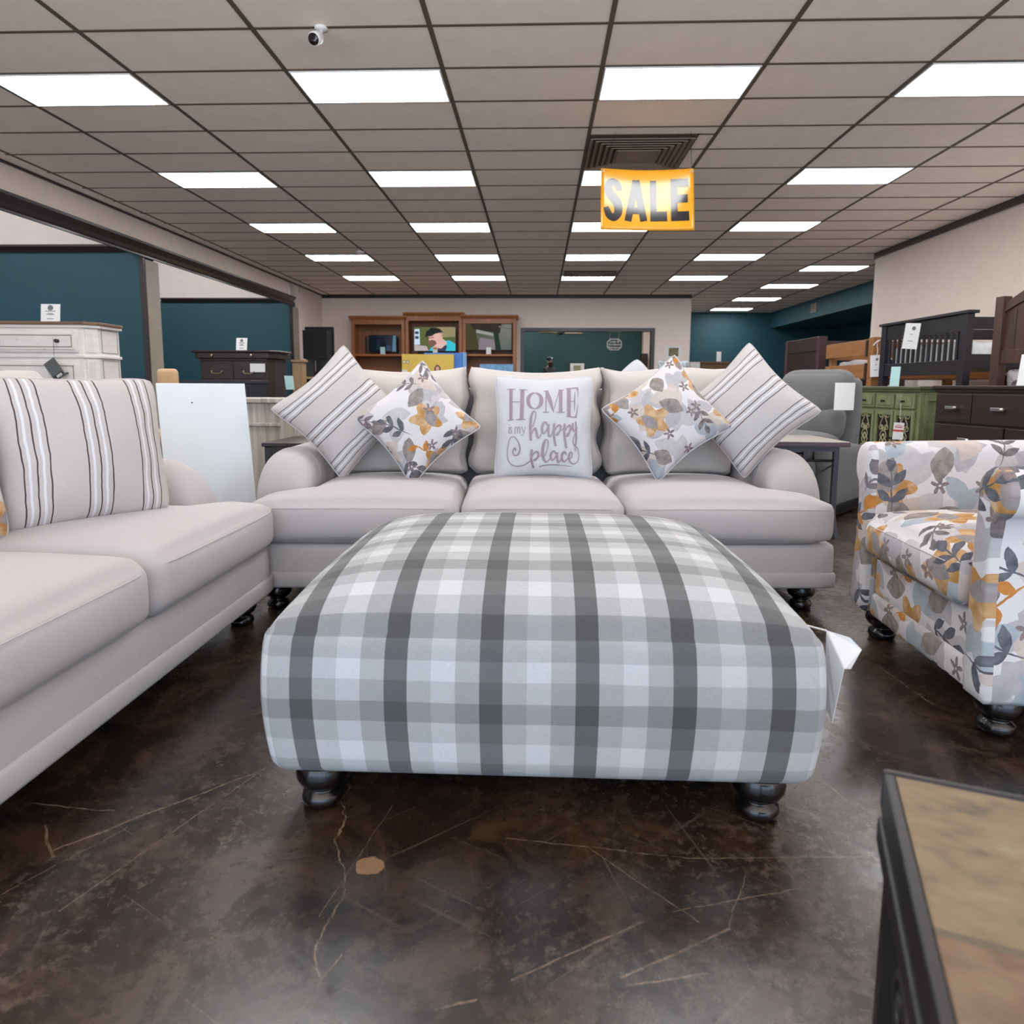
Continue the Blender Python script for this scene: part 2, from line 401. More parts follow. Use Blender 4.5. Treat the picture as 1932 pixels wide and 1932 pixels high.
def floral_material(name, k=1.0, seed=0.):
    """watercolour print: pale blooms, mustard blooms, slate sprigs, taupe blossoms; k = cells per metre factor"""
    m, t, P = new_mat(name)
    uv = t.vmath('ADD', t.uv(), (seed, seed*.7, 0))
    w = t.vmath('SUBTRACT', t.noise(uv, 22*k, 3, out=1), (.5, .5, .5))
    uvw = t.vmath('ADD', uv, t.scale(w, .016/k))
    def cells(s, off):
        p = t.vmath('ADD', t.scale(uvw, s*k), (off, off*1.7, 0))
        v = t.node('ShaderNodeTexVoronoi', {'Vector': p, 'Scale': 1., 'Randomness': .8}, voronoi_dimensions='2D')
        d = t.vmath('SUBTRACT', p, v.outputs['Position']); r = t.node('ShaderNodeSeparateColor', [v.outputs['Color']]).outputs
        d = t.node('ShaderNodeVectorRotate', {'Vector': d, 'Angle': t.math('MULTIPLY', r[0], 6.283)}, rotation_type='Z_AXIS').outputs[0]
        return d, r
    def leaf(d, cx, cy, a, L, W):
        q = t.node('ShaderNodeMapping', {'Vector': d, 'Location': (cx, cy, 0), 'Rotation': (0, 0, a)}, vector_type='TEXTURE').outputs[0]
        x, y, _ = t.sep(q)
        e = t.math('MULTIPLY', t.math('MULTIPLY', x, x), -W/L/L)
        e = t.math('SUBTRACT', t.math('ADD', e, W), t.math('ABSOLUTE', y))
        return t.math('GREATER_THAN', e, 0.)
    def bloom(d, R, n, amp):
        x, y, _ = t.sep(d); th = t.math('ARCTAN2', y, x)
        l = t.node('ShaderNodeVectorMath', [d], operation='LENGTH').outputs['Value']
        rr = t.math('ADD', t.math('MULTIPLY', t.math('COSINE', t.math('MULTIPLY', th, float(n))), amp*R), R)
        return t.math('LESS_THAN', l, rr), l
    def anyof(ms):
        o = ms[0]
        for q in ms[1:]: o = t.math('MAXIMUM', o, q)
        return o
    wash = t.noise(uv, 16*k, 4, .6); wash2 = t.noise(t.vmath('ADD', uv, (9, 4, 0)), 30*k, 4, .6)
    def tint(c, lo=.8, hi=1.2): return t.mix(1., c, t.ramp(wash2, [(.35, lo), (.65, hi)]), 'MULTIPLY')
    col = lin(212, 208, 209)
    # pale grey petals
    for s, off, c, thr in ((4.4, 3.1, lin(186, 181, 182), .2), (5.5, 8.7, lin(172, 168, 172), .4), (5.0, 15.2, lin(198, 184, 174), .45), (6.0, 21.9, lin(160, 170, 178), .6)):
        d, r = cells(s, off); mk = anyof([leaf(d, .12, .05, .4, .36, .2), leaf(d, -.14, -.1, -.9, .34, .18)])
        mk = t.math('MULTIPLY', mk, t.math('GREATER_THAN', r[1], thr)); col = t.mix(t.math('MULTIPLY', mk, .85), col, tint(c, .9, 1.06))
    # mustard blooms
    d, r = cells(3.9, 31.3); mk, l = bloom(d, .27, 5, .26)
    mk = t.math('MULTIPLY', mk, t.math('GREATER_THAN', r[1], .3))
    mc = t.mix(t.ramp(wash, [(.4, 0.), (.62, 1.)]), lin(176, 130, 76), lin(206, 174, 136)); col = t.mix(mk, col, mc)
    core = t.math('MULTIPLY', leaf(d, .05, -.05, 1.2, .2, .11), t.math('GREATER_THAN', r[1], .3)); col = t.mix(core, col, tint(lin(146, 138, 138), .85, 1.2))
    # grey brown rose leaves
    d, r = cells(5.4, 44.1); mk = t.math('MULTIPLY', leaf(d, 0, 0, 0, .34, .2), t.math('GREATER_THAN', r[1], .45)); col = t.mix(mk, col, tint(lin(142, 133, 129), .75, 1.3))
    # slate sprigs
    for s, off, thr, c in ((4.0, 52.4, .5, lin(98, 99, 107)), (4.7, 77.7, .68, lin(116, 111, 112))):
        d, r = cells(s, off)
        mk = anyof([leaf(d, -.02, 0, 0, .40, .012), leaf(d, .12, .105, .75, .15, .062), leaf(d, .14, -.1, -.7, .145, .06), leaf(d, -.1, .1, .85, .13, .055),
                    leaf(d, -.1, -.105, -.9, .15, .06), leaf(d, .34, .01, .05, .13, .06)])
        mk = t.math('MULTIPLY', mk, t.math('GREATER_THAN', r[1], thr)); col = t.mix(mk, col, tint(c, .7, 1.35))
    # mustard sprig
    d, r = cells(4.1, 91.); mk = anyof([leaf(d, 0, 0, 0, .3, .014), leaf(d, .2, .08, .9, .13, .07), leaf(d, -.05, -.09, -1., .12, .06)])
    mk = t.math('MULTIPLY', mk, t.math('GREATER_THAN', r[1], .6)); col = t.mix(mk, col, tint(lin(184, 124, 64), .85, 1.2))
    # taupe blossoms
    d, r = cells(6.3, 63.); mk, l = bloom(d, .13, 5, .5)
    mk = t.math('MULTIPLY', mk, t.math('GREATER_THAN', l, .028)); mk = t.math('MULTIPLY', mk, t.math('GREATER_THAN', r[1], .5)); col = t.mix(mk, col, tint(lin(132, 118, 118), .8, 1.25))
    t.set(P['Base Color'], col); P['Roughness'].default_value = .9; P['Specular IOR Level'].default_value = .2
    t.set(P['Normal'], t.bump(t.math('ADD', t.noise(uv, 900, 2), t.math('MULTIPLY', t.noise(uv, 12, 2), 5.)), .2, .0012)); return m

def slate_material():
    m, t, P = new_mat('slate_tiles'); x, y, _ = t.sep(t.uv())
    iy = t.math('FLOOR', t.math('DIVIDE', y, .245)); fy = t.math('FRACT', t.math('DIVIDE', y, .245))
    ix = t.math('FLOOR', t.math('DIVIDE', x, .30)); fx = t.math('FRACT', t.math('DIVIDE', x, .30))
    o = t.vmath('ADD', t.uv(), t.comb(t.math('MULTIPLY', ix, 7.), t.math('MULTIPLY', iy, 5.)))
    n = t.noise(t.scale(o, (1, 2.2, 1)), 14, 8, .62, dist=.4); n2 = t.noise(o, 5, 5)
    a = t.ramp(n, [(.3, lin(72, 64, 52)), (.45, lin(118, 98, 70)), (.6, lin(130, 112, 84)), (.72, lin(146, 132, 112))])
    b = t.ramp(n, [(.3, lin(88, 64, 48)), (.5, lin(114, 86, 62)), (.7, lin(126, 102, 76))])
    col = t.mix(t.math('MODULO', t.math('ABSOLUTE', iy), 2.), a, b)
    col = t.mix(t.ramp(n2, [(.5, 0.), (.68, .45)]), col, lin(136, 124, 100))
    gr = t.math('MINIMUM', t.math('MINIMUM', fy, t.math('SUBTRACT', 1., fy)), t.math('MINIMUM', fx, t.math('SUBTRACT', 1., fx)))
    col = t.mix(t.math('LESS_THAN', gr, .018), col, lin(92, 80, 62))
    t.set(P['Base Color'], col); P['Roughness'].default_value = .55
    t.set(P['Normal'], t.bump(n, .5, .004)); return m

M['floor'] = floor_material(); M['plaid'] = plaid_material(); M['stripe'] = stripe_material(); M['slate'] = slate_material()
M['floral'] = floral_material('floral', 1.0); M['floral_b'] = floral_material('floral_pillow', 1.15, 2.3); M['floral_c'] = floral_material('floral_cushion', 1.15, 6.1)

# ------------------------------------------------------------------ the room
CE = EYE+2.415                      # ceiling height
XL, XR, YB = -5.87, 6.05, 18.35     # left header, right wall, back wall
def struct(name, mb, mat, parent=None, **k):
    o = mb.build(name, mat, parent, **k)
    if not parent: o['kind'] = 'structure'
    return o
struct('floor', MB().box(-16, 12, -4, 30, -.1, 0), M['floor'])
struct('ceiling', MB().box(XL-.2, 12, -4, 30, CE, CE+.1), M['tile'])
BCE = 4.6                            # the bays on the left are taller
struct('ceiling_bay', MB().box(-16, XL-.2, -4, 30, BCE, BCE+.1), M['white_wall'])
struct('wall_above_header', MB().box(XL-.3, XL-.2, -4, 30, CE, BCE), M['white_wall'])
# ceiling grid
TX0, TY0, TW, TD = -.763, 4.85, 1.2192, .6096
g = MB()
for m in range(-4, 8):
    x = TX0+m*TW; g.box(x-.017, x+.017, -3.9, 22.4 if x > 4 else YB, CE-.006, CE)
for i in range(-14, 29):
    y = TY0+i*TD; g.box(XL+.18, XR if y < 12.8 else 8, y-.012, y+.012, CE-.005, CE)
struct('trim_1', g, M['grid'])
# left side: header over the bays, crown moulding, wall beyond
struct('wall_left', MB().box(XL-.2, XL, -4, 15.95, 2.82, CE).box(XL-.2, XL, 16.55, YB+.2, 0, CE), M['cream'])
def moulding(mb, y0, y1, x, z0, z1, dep, sgn=1):
    h = z1-z0; pr = [(0, 0), (.25, 0), (.25, .12), (.4, .2), (.55, .45), (.9, .75), (1, .82), (1, 1), (0, 1)]
    return mb.prism([(x+sgn*p*dep, z0+q*h) for p, q in pr], y0, y1, 'y')
struct('trim_2', moulding(MB(), -4, 15.98, XL, 2.745, 2.93, .14), M['dark_trim'])
struct('trim_3', MB().box(XL, XL+.022, -4, YB, CE-.03, CE).box(XL, 4.0, YB-.022, YB, CE-.09, CE), M['dark_trim'])
struct('trim_4', MB().box(XR-.03, XR, -4, 12.78, CE-.10, CE), M['dark_trim'])
# partitions between the bays, each with a dark cap, an end trim and a pale wall above
for k, (y, x0) in enumerate(((10.05, -14.), (16.1, -9.02))):
    struct('wall_bay_partition' if k == 0 else 'wall_bay_back', MB().box(-14, XL-.06, y+.02, y+.36, 0, 2.86), M['teal'])
    struct('wall_bay_upper' if k == 0 else 'wall_bay_back_upper', MB().box(-14, XL-.2, y+.05, y+.34, 2.86, BCE), M['white_wall'])
    t = MB(); pr = [(0, 0), (.03, 0), (.05, .03), (.09, .07), (.09, .1), (0, .1)]
    t.prism([(y+.02-p, 2.82+q) for p, q in pr], x0, XL, 'x')
    t.box(XL-.07, XL-.0, y-.012, y+.02, 0, 2.80)
    struct('trim_%d' % (5+2*k), t, M['dark_trim'])
    struct('trim_%d' % (6+2*k), MB().box(XL-.06, XL+.012, y+.02, y+.36, 0, 2.72), M['tan_trim'])
struct('wall_far_left', MB().box(-14.2, -14, -4, 18.6, 0, BCE), M['cream'])
# back wall with the doorway
def bx(px, py): return at(px, py, Y=YB)
d0, d1 = bx(986, 622), bx(1232, 622); DT = d0.z
wb = MB().box(XL-.2, d0.x, YB, YB+.2, 0, CE).box(d1.x, 4.0, YB, YB+.2, 0, CE).box(d0.x, d1.x, YB, YB+.2, DT, CE)
struct('wall_back', wb, M['cream'])
fr = MB().box(d0.x-.05, d0.x+.04, YB-.03, YB+.22, 0, DT+.05).box(d1.x-.04, d1.x+.05, YB-.03, YB+.22, 0, DT+.05).box(d0.x+.04, d1.x-.04, YB-.03, YB+.22, DT-.04, DT+.05)
struct('door_1', fr, M['dark_trim'])
struct('wall_office', MB().box(-2, 4.0, 22.3, 22.5, 0, CE), M['green_wall'])
struct('wall_office_side', MB().box(at(1212, 650, Y=22.2).x, 4.0, 22.0, 22.3, 0, CE).box(3.8, 4.0, YB+.2, 22., 0, CE), M['cream'])
struct('wall_office_left', MB().box(-2.2, -2., YB+.2, 22.5, 0, CE), M['green_wall'])
# right side: long cream wall, then the wider teal area with a duct soffit
struct('wall_right', MB().box(XR, XR+.25, -4, 12.78, 0, CE), M['cream'])
struct('wall_right_return', MB().box(XR+.25, 12, 12.58, 12.78, 0, CE), M['cream'])
SX = 7.5
struct('wall_back_teal', MB().box(4.0, 12, 22.6, 22.8, 0, CE), M['teal'])
sof = at(1450, 620, X=SX); 
struct('wall_soffit', MB().box(SX, 9.6, 12.78, 22.6, 2.79, CE), M['teal'])
struct('wall_alcove', MB().box(9.6, 9.8, 12.78, 22.6, 0, CE), M['teal'])
struct('baseboard_back', MB().box(XL, d0.x-.05, YB-.02, YB, 0, .1).box(d1.x+.05, 4.0, YB-.02, YB, 0, .1), M['dark_trim'])
struct('baseboard_right', MB().box(XR-.02, XR, -4, 12.78, 0, .1), M['dark_trim'])

# ceiling lights
def make_light():
    t = thing('ceiling_light', None, 'ceiling light')
    a, b = TW-.04, TD-.03
    f = MB()
    for x0, x1, y0, y1 in ((-a/2, a/2, -b/2, -b/2+.012), (-a/2, a/2, b/2-.012, b/2), (-a/2, -a/2+.012, -b/2+.012, b/2-.012), (a/2-.012, a/2, -b/2+.012, b/2-.012)):
        f.box(x0, x1, y0, y1, -.012, 0)
    f.build('frame', M['white'], t)
    MB().box(-a/2+.012, a/2-.012, -b/2+.012, b/2-.012, -.010, -.001).build('diffuser', M['bulb'], t)
    return t
proto = make_light(); first = True
def put_light(m, i, label, group):
    global first
    o = proto if first else dup(proto); first = False
    o.location = (TX0+(m+.5)*TW, TY0+(i+.5)*TD, CE-.001); o['label'] = label; o['group'] = group
    return o
rows = [(1, 'nearest row'), (5, 'second row'), (9, 'third row'), (13, 'fourth row'), (17, 'last row before the back wall')]
cols = [(-3, 'leftmost'), (-1, 'second from left'), (1, 'third from left'), (3, 'fourth from left')]
for i, rn in rows:
    for m, cn in cols:
        put_light(m, i, 'bright ceiling panel light, %s, %s' % (rn, cn), 'panel lights in the white ceiling grid')
for i, rn in ((15, 'nearest of the four on the far right'), (19, 'second of the four on the far right'), (23, 'third of the four on the far right'), (27, 'farthest of the four above the teal wall')):
    put_light(5, i, 'small bright ceiling panel light, '+rn, 'panel lights in the white ceiling grid')
for i in (-3,):                                                  # rows above and behind the camera light the floor
    for m in (-3, -1, 1, 3): put_light(m, i, 'bright ceiling panel light above the foreground', 'panel lights above the foreground')
# unseen panels added to brighten the bays and the office
for k, (x, y, s) in enumerate(((-7.6, 8.2, 1), (-10.5, 8.2, 1), (-7.6, 5, 1), (-7.4, 14.3, 1), (-9.6, 14.3, 1), (-8.4, 12.2, 1), (-8, 1.5, 1), (.8, 20.4, 1), (2.4, 20.0, 1), (-.8, 21.2, 1))):
    o = dup(proto); o.location = (x, y, (BCE if x < XL else CE)-.001); o['label'] = 'added ceiling panel light, unseen, beyond the main hall'; o['group'] = 'added panel lights beyond the hall'

# air vents in the ceiling
def vent(p0, p1, label):
    x0, x1, y0, y1 = p0[0], p1[0], p0[1], p1[1]; cx, cy = (x0+x1)/2, (y0+y1)/2
    t = thing('ceiling_vent', label, 'air vent', (cx, cy, CE-.001), 0, 'air vents in the ceiling')
    W, D = (x1-x0)/2, (y1-y0)/2
    MB().box(-W, W, -D, D, -.004, 0).build('back_plate', M['vent_dark'], t)
    for k in range(6):
        f = 1-.11*k; f2 = f-.06; a, b = W*f, D*f; c, d = W*f2, D*f2; z0, z1 = -.012-.004*k, -.032-.004*k
        V = [(-a, -b, z1), (a, -b, z1), (a, b, z1), (-a, b, z1), (-c, -d, z0), (c, -d, z0), (c, d, z0), (-c, d, z0)]
        mb = MB().add(V, [(0, 1, 5, 4), (1, 2, 6, 5), (2, 3, 7, 6), (3, 0, 4, 7)])
        o = mb.build('louvre', M['pewter'], t, recalc=False); s = o.modifiers.new('s', 'SOLIDIFY'); s.thickness = .004
    MB().box(-W*.4, W*.4, -D*.4, D*.4, -.05, -.036).build('centre_plate', M['pewter'], t, bevel=.004)
a, b = at(1120, 251, z=CE), at(1305, 316, z=CE)
vent((TX0+TW+.02, TY0+3.35*TD), (TX0+TW+1.03, TY0+5*TD-.03), 'square grey louvred air vent in the ceiling above the sale sign')
vent((TX0+TW+.05, TY0+16.0*TD), (TX0+2*TW-.05, TY0+17*TD-.03), 'small far air vent in the ceiling in front of the last light row')
t = MB().box(TX0+TW+1.035, TX0+TW+1.06, TY0+3.3*TD, TY0+5*TD, CE-.006, CE).box(TX0+TW, TX0+2*TW, TY0+3.3*TD, TY0+3.3*TD+.025, CE-.006, CE)
struct('trim_9', t, M['grid'])
# wall vent on the soffit
v0 = at(1536, 581, X=SX)
t = thing('wall_vent', 'small grey air grille on the teal duct soffit', 'air vent', (SX, v0.y, v0.z))
MB().box(-.02, 0, -.19, .19, -.12, .12).build('frame', M['tan_trim'], t, bevel=.004)
sl = MB()
for k in range(8): sl.box(-.028, -.02, -.155, .155, -.095+k*.026, -.095+k*.026+.012)
sl.build('slats', M['vent_dark'], t)
# security camera
p = at(606, 52, z=CE)
t = thing('security_camera', 'small white security camera hanging from the ceiling tile', 'camera', (p.x, p.y, CE))
MB().lathe([(.0, 0), (.045, 0), (.045, -.012), (.02, -.02), (.0, -.02)]).build('mount', M['white'], t, smooth=True)
MB().tube([(0, 0, -.015), (0, -.005, -.05), (-.01, -.03, -.075)], .012).build('arm', M['white'], t, smooth=True)
body = MB().lathe([(.0, -.045), (.03, -.045), (.042, -.03), (.044, .04), (.036, .05), (0, .05)])
Rm = Matrix.Translation((-.02, -.05, -.09)) @ Vector((-.12, -.8, -.5)).to_track_quat('Z', 'Y').to_matrix().to_4x4()
body.v = [tuple(Rm @ Vector(q)) for q in body.v]; body.build('body', M['white'], t, smooth=True)
ln = MB().lathe([(0, .051), (.037, .051), (.034, .056), (0, .057)]); ln.v = [tuple(Rm @ Vector(q)) for q in ln.v]
lo = ln.build('lens', M['black_gloss'], t, smooth=True)
for (px, py, lb) in ((680, 474, 'white smoke detector on the left of the ceiling'), (1421, 552, 'white smoke detector on the far right of the ceiling')):
    p = at(px, py, z=CE)
    o = MB().lathe([(0, 0), (.07, 0), (.07, -.02), (.05, -.04), (0, -.045)]).build('smoke_detector', M['white'], smooth=True, loc=(p.x, p.y, CE-.0005)); tag(o, lb, 'smoke detector', 'smoke detectors on the ceiling')

# ------------------------------------------------------------------ SALE sign
SYP = 6.75
def sg(x, y): return at(1040+x/4.83, 200+y/4.83, Y=SYP)
TL, TR_, BR, BL = sg(452, 565), sg(1298, 568), sg(1291, 1150), sg(443, 1143)
def sale_pt(u, v, off=0.):
    """u 0..1 left to right, v 0..1 top to bottom, on the gently sagging vinyl"""
    sag = -.020*sin(pi*u)*(1-v)**2*1.0
    p = TL.lerp(TR_, u).lerp(BL.lerp(BR, u), v)
    lean = -.072*v-.022*sin(pi*u)*v
    return Vector((p.x, SYP+lean-off, p.z+sag-.01*sin(pi*u)*v))
mv, tv, Pv = new_mat('sale_vinyl'); Pv['Base Color'].default_value = (*lin(206, 142, 34), 1); Pv['Roughness'].default_value = .13; Pv['IOR'].default_value = 1.5
mk, tk, Pk = new_mat('sale_black'); Pk['Base Color'].default_value = (*lin(38, 36, 36), 1); Pk['Roughness'].default_value = .13; Pk['IOR'].default_value = 1.55
t = thing('sale_sign', 'yellow vinyl SALE banner hanging from the ceiling', 'sign', (0, 0, 0))
us = np.linspace(0, 1, 25); vs = np.linspace(0, 1, 17)
bn = MB().grid(lambda u, v: sale_pt(u, v), us, vs)
bo = bn.build('banner', mv, t, smooth=True); so = bo.modifiers.new('s', 'SOLIDIFY'); so.thickness = .002; so.offset = -1
def ribbon(mb, pts, widths, mapf, k=6, smoothp=True, cap=3):
    P = catmull(pts, k) if smoothp and len(pts) > 2 else [np.array(pts[0])*(1-s)+np.array(pts[-1])*s for s in np.linspace(0, 1, 7)] if len(pts) == 2 else [np.array(p, float) for p in pts]
    n = len(P); ws = np.interp(np.linspace(0, 1, n), np.linspace(0, 1, len(widths)), widths) if hasattr(widths, '__len__') else [widths]*n
    V = []; m = 3
    for i in range(n):
        a, b = P[max(i-1, 0)], P[min(i+1, n-1)]; d = b-a; d = d/(np.linalg.norm(d)+1e-9); nn = np.array([-d[1], d[0]])
        for j in range(m): V.append(mapf(*(P[i]+nn*ws[i]*(j/(m-1)-.5))))
    F = [(i*m+j, i*m+j+1, (i+1)*m+j+1, (i+1)*m+j) for i in range(n-1) for j in range(m-1)]
    return mb.add(V, F)
def smap(x, y): return sale_pt((x-452)/846., (y-567)/580., .004)
for ch, strokes in (('S', [([(617, 776), (612, 735), (590, 702), (562, 690), (535, 705), (520, 750), (535, 800), (570, 845), (600, 890), (612, 945), (602, 1000), (567, 1030), (530, 1005), (510, 960), (499, 930)], [50, 58, 64, 66, 72, 74, 80, 86, 84, 76, 72, 70, 66, 56, 44], 1)]),
                    ('A', [([(772, 670), (697, 1062)], 64, 0), ([(772, 670), (840, 1062)], 64, 0), ([(715, 962), (825, 962)], 66, 0)]),
                    ('L', [([(927, 672), (927, 1062)], 58, 0), ([(899, 1016), (1051, 1014)], 92, 0)]),
                    ('E', [([(1116, 660), (1116, 1058)], 62, 0), ([(1086, 700), (1250, 698)], 80, 0), ([(1086, 850), (1240, 846)], 78, 0), ([(1086, 1014), (1250, 1010)], 88, 0)])):
    mb = MB()
    for k, (pts, wd, sm) in enumerate(strokes): ribbon(mb, pts, wd, lambda x, y, k=k: smap(x, y)+Vector((0, -.0004*k, 0)), 8, bool(sm))
    mb.build('letter', mk, t, recalc=False)
for u in (.022, .978):
    p = sale_pt(u, .045, .004)
    MB().tube([p+Vector((.012*cos(a), 0, .012*sin(a))) for a in np.linspace(0, 2*pi, 13)[:-1]], .004, 6, True).build('grommet', M['brass'], t, smooth=True)
for u, px, py in ((.022, 1166, 262), (.978, 1296, 308)):
    p = sale_pt(u, .045, .0); q = Vector((p.x+(.12 if u < .5 else -.01), SYP+.05, CE-.003))
    MB().tube([p, p.lerp(q, .5), q], .0025, 5).build('string', M['iron'], t)

# ------------------------------------------------------------------ seating
FOOT = [(.0, 0), (.032, 0), (.040, .006), (.043, .016), (.040, .027), (.030, .033), (.028, .037), (.034, .041), (.045, .048), (.052, .060), (.053, .072), (.048, .086), (.044, .094), (0, .095)]
def bun_foot(parent, x, y, h=.095, s=1.0):
    return MB().lathe([(r*s, z*h/.095) for r, z in FOOT], (x, y, 0), 32).build('foot', M['black_gloss'], parent, smooth=True)
def smooth01(t): t = max(0, min(1, t)); return t*t*(3-2*t)

def seat_cushion(parent, x0, x1, y0, y1, z0, z1, puff, earl=0., earr=0., yarm=.3, mat=None, sag=0.):
    """box cushion; ears are the T-shaped wings running in front of the arms"""
    cx, cy, cz = (x0+x1)/2, (y0+y1)/2, (z0+z1)/2
    def df(u, p):
        x, y, z = p; fx = max(0, 1-abs(u[0])**2.6); fy = max(0, 1-abs(u[1])**2.6)
        q = puff*(fx*fy)**.6
        if u[2] > 0: z += q*u[2]
        else: z += .3*q*u[2]
        y += -.018*fx*(1-abs(u[2])**2)*(u[1] < 0)*abs(u[1])**4
        s = smooth01((yarm-.03-(y+cy))/.06)
        if earl and u[0] < 0: x -= earl*s*abs(u[0])**3
        if earr and u[0] > 0: x += earr*s*abs(u[0])**3
        return (x, y, z)
    mb = MB(); soft_box(mb, (x1-x0, y1-y0, z1-z0), .045, (22, 24, 8), df, (cx, cy, cz))
    o = mb.build('seat_cushion', mat or M['linen'], parent, smooth=True)
    # welted seam along the front, just below the top edge
    pts = []
    for t in np.linspace(-1, 1, 25):
        xx = t*((x1-x0)/2-.035); xx = xx-(earl if t < 0 else 0)*abs(t)**3+(earr if t > 0 else 0)*abs(t)**3*(1 if t > 0 else 0)
        fx = max(0, 1-abs(t)**2.6)
        pts.append((cx+xx, y0-.004-.012*fx+(.012*abs(t)**8), z1-.030+puff*.12*fx))
    MB().tube(pts, .0016, 5).build('seam', mat or M['linen'], o, smooth=True)
    return o
def back_cushion(parent, x0, x1, y0, z0, z1, thick=.2, lean=.16, mat=None, seed=0):
    rnd = random.Random(seed); ph = [rnd.uniform(0, 6.28) for _ in range(4)]
    cx, cz = (x0+x1)/2, (z0+z1)/2; h = z1-z0
    def df(u, p):
        x, y, z = p; fx = max(0, 1-abs(u[0])**2.4); fz = max(0, 1-abs(u[2])**2.4)
        y += u[1]*.065*(fx*fz)**.55
        e = abs(u[0]*u[2])**6
        if u[2] > 0: z += .042*e*(u[2]) - .016*fx*u[2]*sin(u[0]*2.2+ph[0]) + .012*fx
        x += -.018*u[0]*fz*abs(u[0])**6
        x += .010*sin(8*u[2]+ph[3])*u[0]*abs(u[0])**5
        y += .014*sin(9*u[2]+ph[1]+3*u[0])*abs(u[0])**3+.007*sin(7*u[0]+ph[2])*abs(u[2])**3
        y += lean*(z+h/2)
        return (x, y, z)
    mb = MB(); soft_box(mb, (x1-x0, thick, h), .06, (20, 6, 20), df, (cx, y0+thick/2, cz))
    return mb.build('back_cushion', mat or M['linen_cream'], parent, smooth=True)
def sofa_arm(parent, x0, x1, y0, y1, z0, z1, mat=None):
    """English arm: flat inner and outer sides under a full half-round top, slightly bowed front face"""
    cx, hw = (x0+x1)/2, (x1-x0)/2; zc = z1-hw*1.02
    prof = [(-hw*.93, z0)]+[(-hw, zc-.05)]+[(hw*cos(a), zc+hw*1.02*sin(a)) for a in np.linspace(pi, 0, 19)]+[(hw, zc-.05), (hw*.93, z0)]
    n = len(prof); mb = MB(); V = []; ys = [y0, y0-.006+.012, y0+.03]
    rings = [(.72+.28*sin(q)**.6, .42+.58*sin(q)**.9, y0+.17*(1-cos(q))) for q in np.linspace(0, pi/2, 14)]+[(1, 1, y) for y in np.linspace(y0+.22, y1-.02, 6)]+[(.96, .98, y1)]
    for s, hs, y in rings: V += [(cx+p[0]*s, y, z0+(p[1]-z0)*hs) for p in prof]
    F = [(i*n+k, i*n+k+1, (i+1)*n+k+1, (i+1)*n+k) for i in range(len(rings)-1) for k in range(n-1)]
    F += [tuple(range(n)), tuple(range((len(rings)-1)*n, len(rings)*n))]
    mb.add(V, F); o = mb.build('arm', mat or M['linen'], parent, smooth=True)
    sp = [(cx+p[0]*1.0, y0+.19, p[1]+.001) for p in prof[1:-1]]
    MB().tube(sp, .0016, 5).build('seam', mat or M['linen'], o, smooth=True)
    return o
def sofa(label, loc, rz, nseat, halfw, name='sofa', depth=.98, backz=.948):
    t = thing(name, label, 'sofa', loc, rz)
    W = halfw
    mb = MB(); soft_box(mb, (2*W, depth-.02, .17), .02, (18, 10, 5), lambda u, p: (p[0], p[1]-.006*(u[1] < 0)*(1-u[2]**2), p[2]), (0, depth/2, .195)); mb.build('base', M['linen'], t, smooth=True)
    mb = MB(); soft_box(mb, (2*W+.016, depth+.004, .072), .018, (16, 10, 4), None, (0, depth/2, .134)); mb.build('base_band', M['linen'], t, smooth=True)
    xin = W-.19; cw = 2*xin/nseat
    for k in range(nseat):
        seat_cushion(t, -xin+k*cw+.002, -xin+(k+1)*cw-.002, -.03, .70, .282, .448, .044, earl=.175 if k == 0 else 0, earr=.175 if k == nseat-1 else 0, yarm=.21)
    for k in range(nseat):
        back_cushion(t, -xin+k*cw-.004, -xin+(k+1)*cw+.004, .60, .46, backz, seed=k+3)
    sofa_arm(t, -W-.035, -W+.195, .19, depth-.02, .19, .612); sofa_arm(t, W-.195, W+.035, .19, depth-.02, .19, .612)
    mb = MB(); soft_box(mb, (2*W-.1, .12, .62), .03, (14, 4, 8), None, (0, depth-.06, .56)); mb.build('back_frame', M['linen'], t, smooth=True)
    for x in (-W+.09, W-.09):
        for y in (.09, depth-.09): bun_foot(t, x, y, .10)
    return t
SRZ = RAD(3.0)
sofa('long oatmeal linen three-seat sofa facing the plaid ottoman', (.02, 2.535, 0), SRZ, 3, 1.14)
sofa('oatmeal linen loveseat on the left, seen from its open side', (-.992, 1.612, 0), RAD(90.5), 2, .84, 'loveseat', .98, .90)

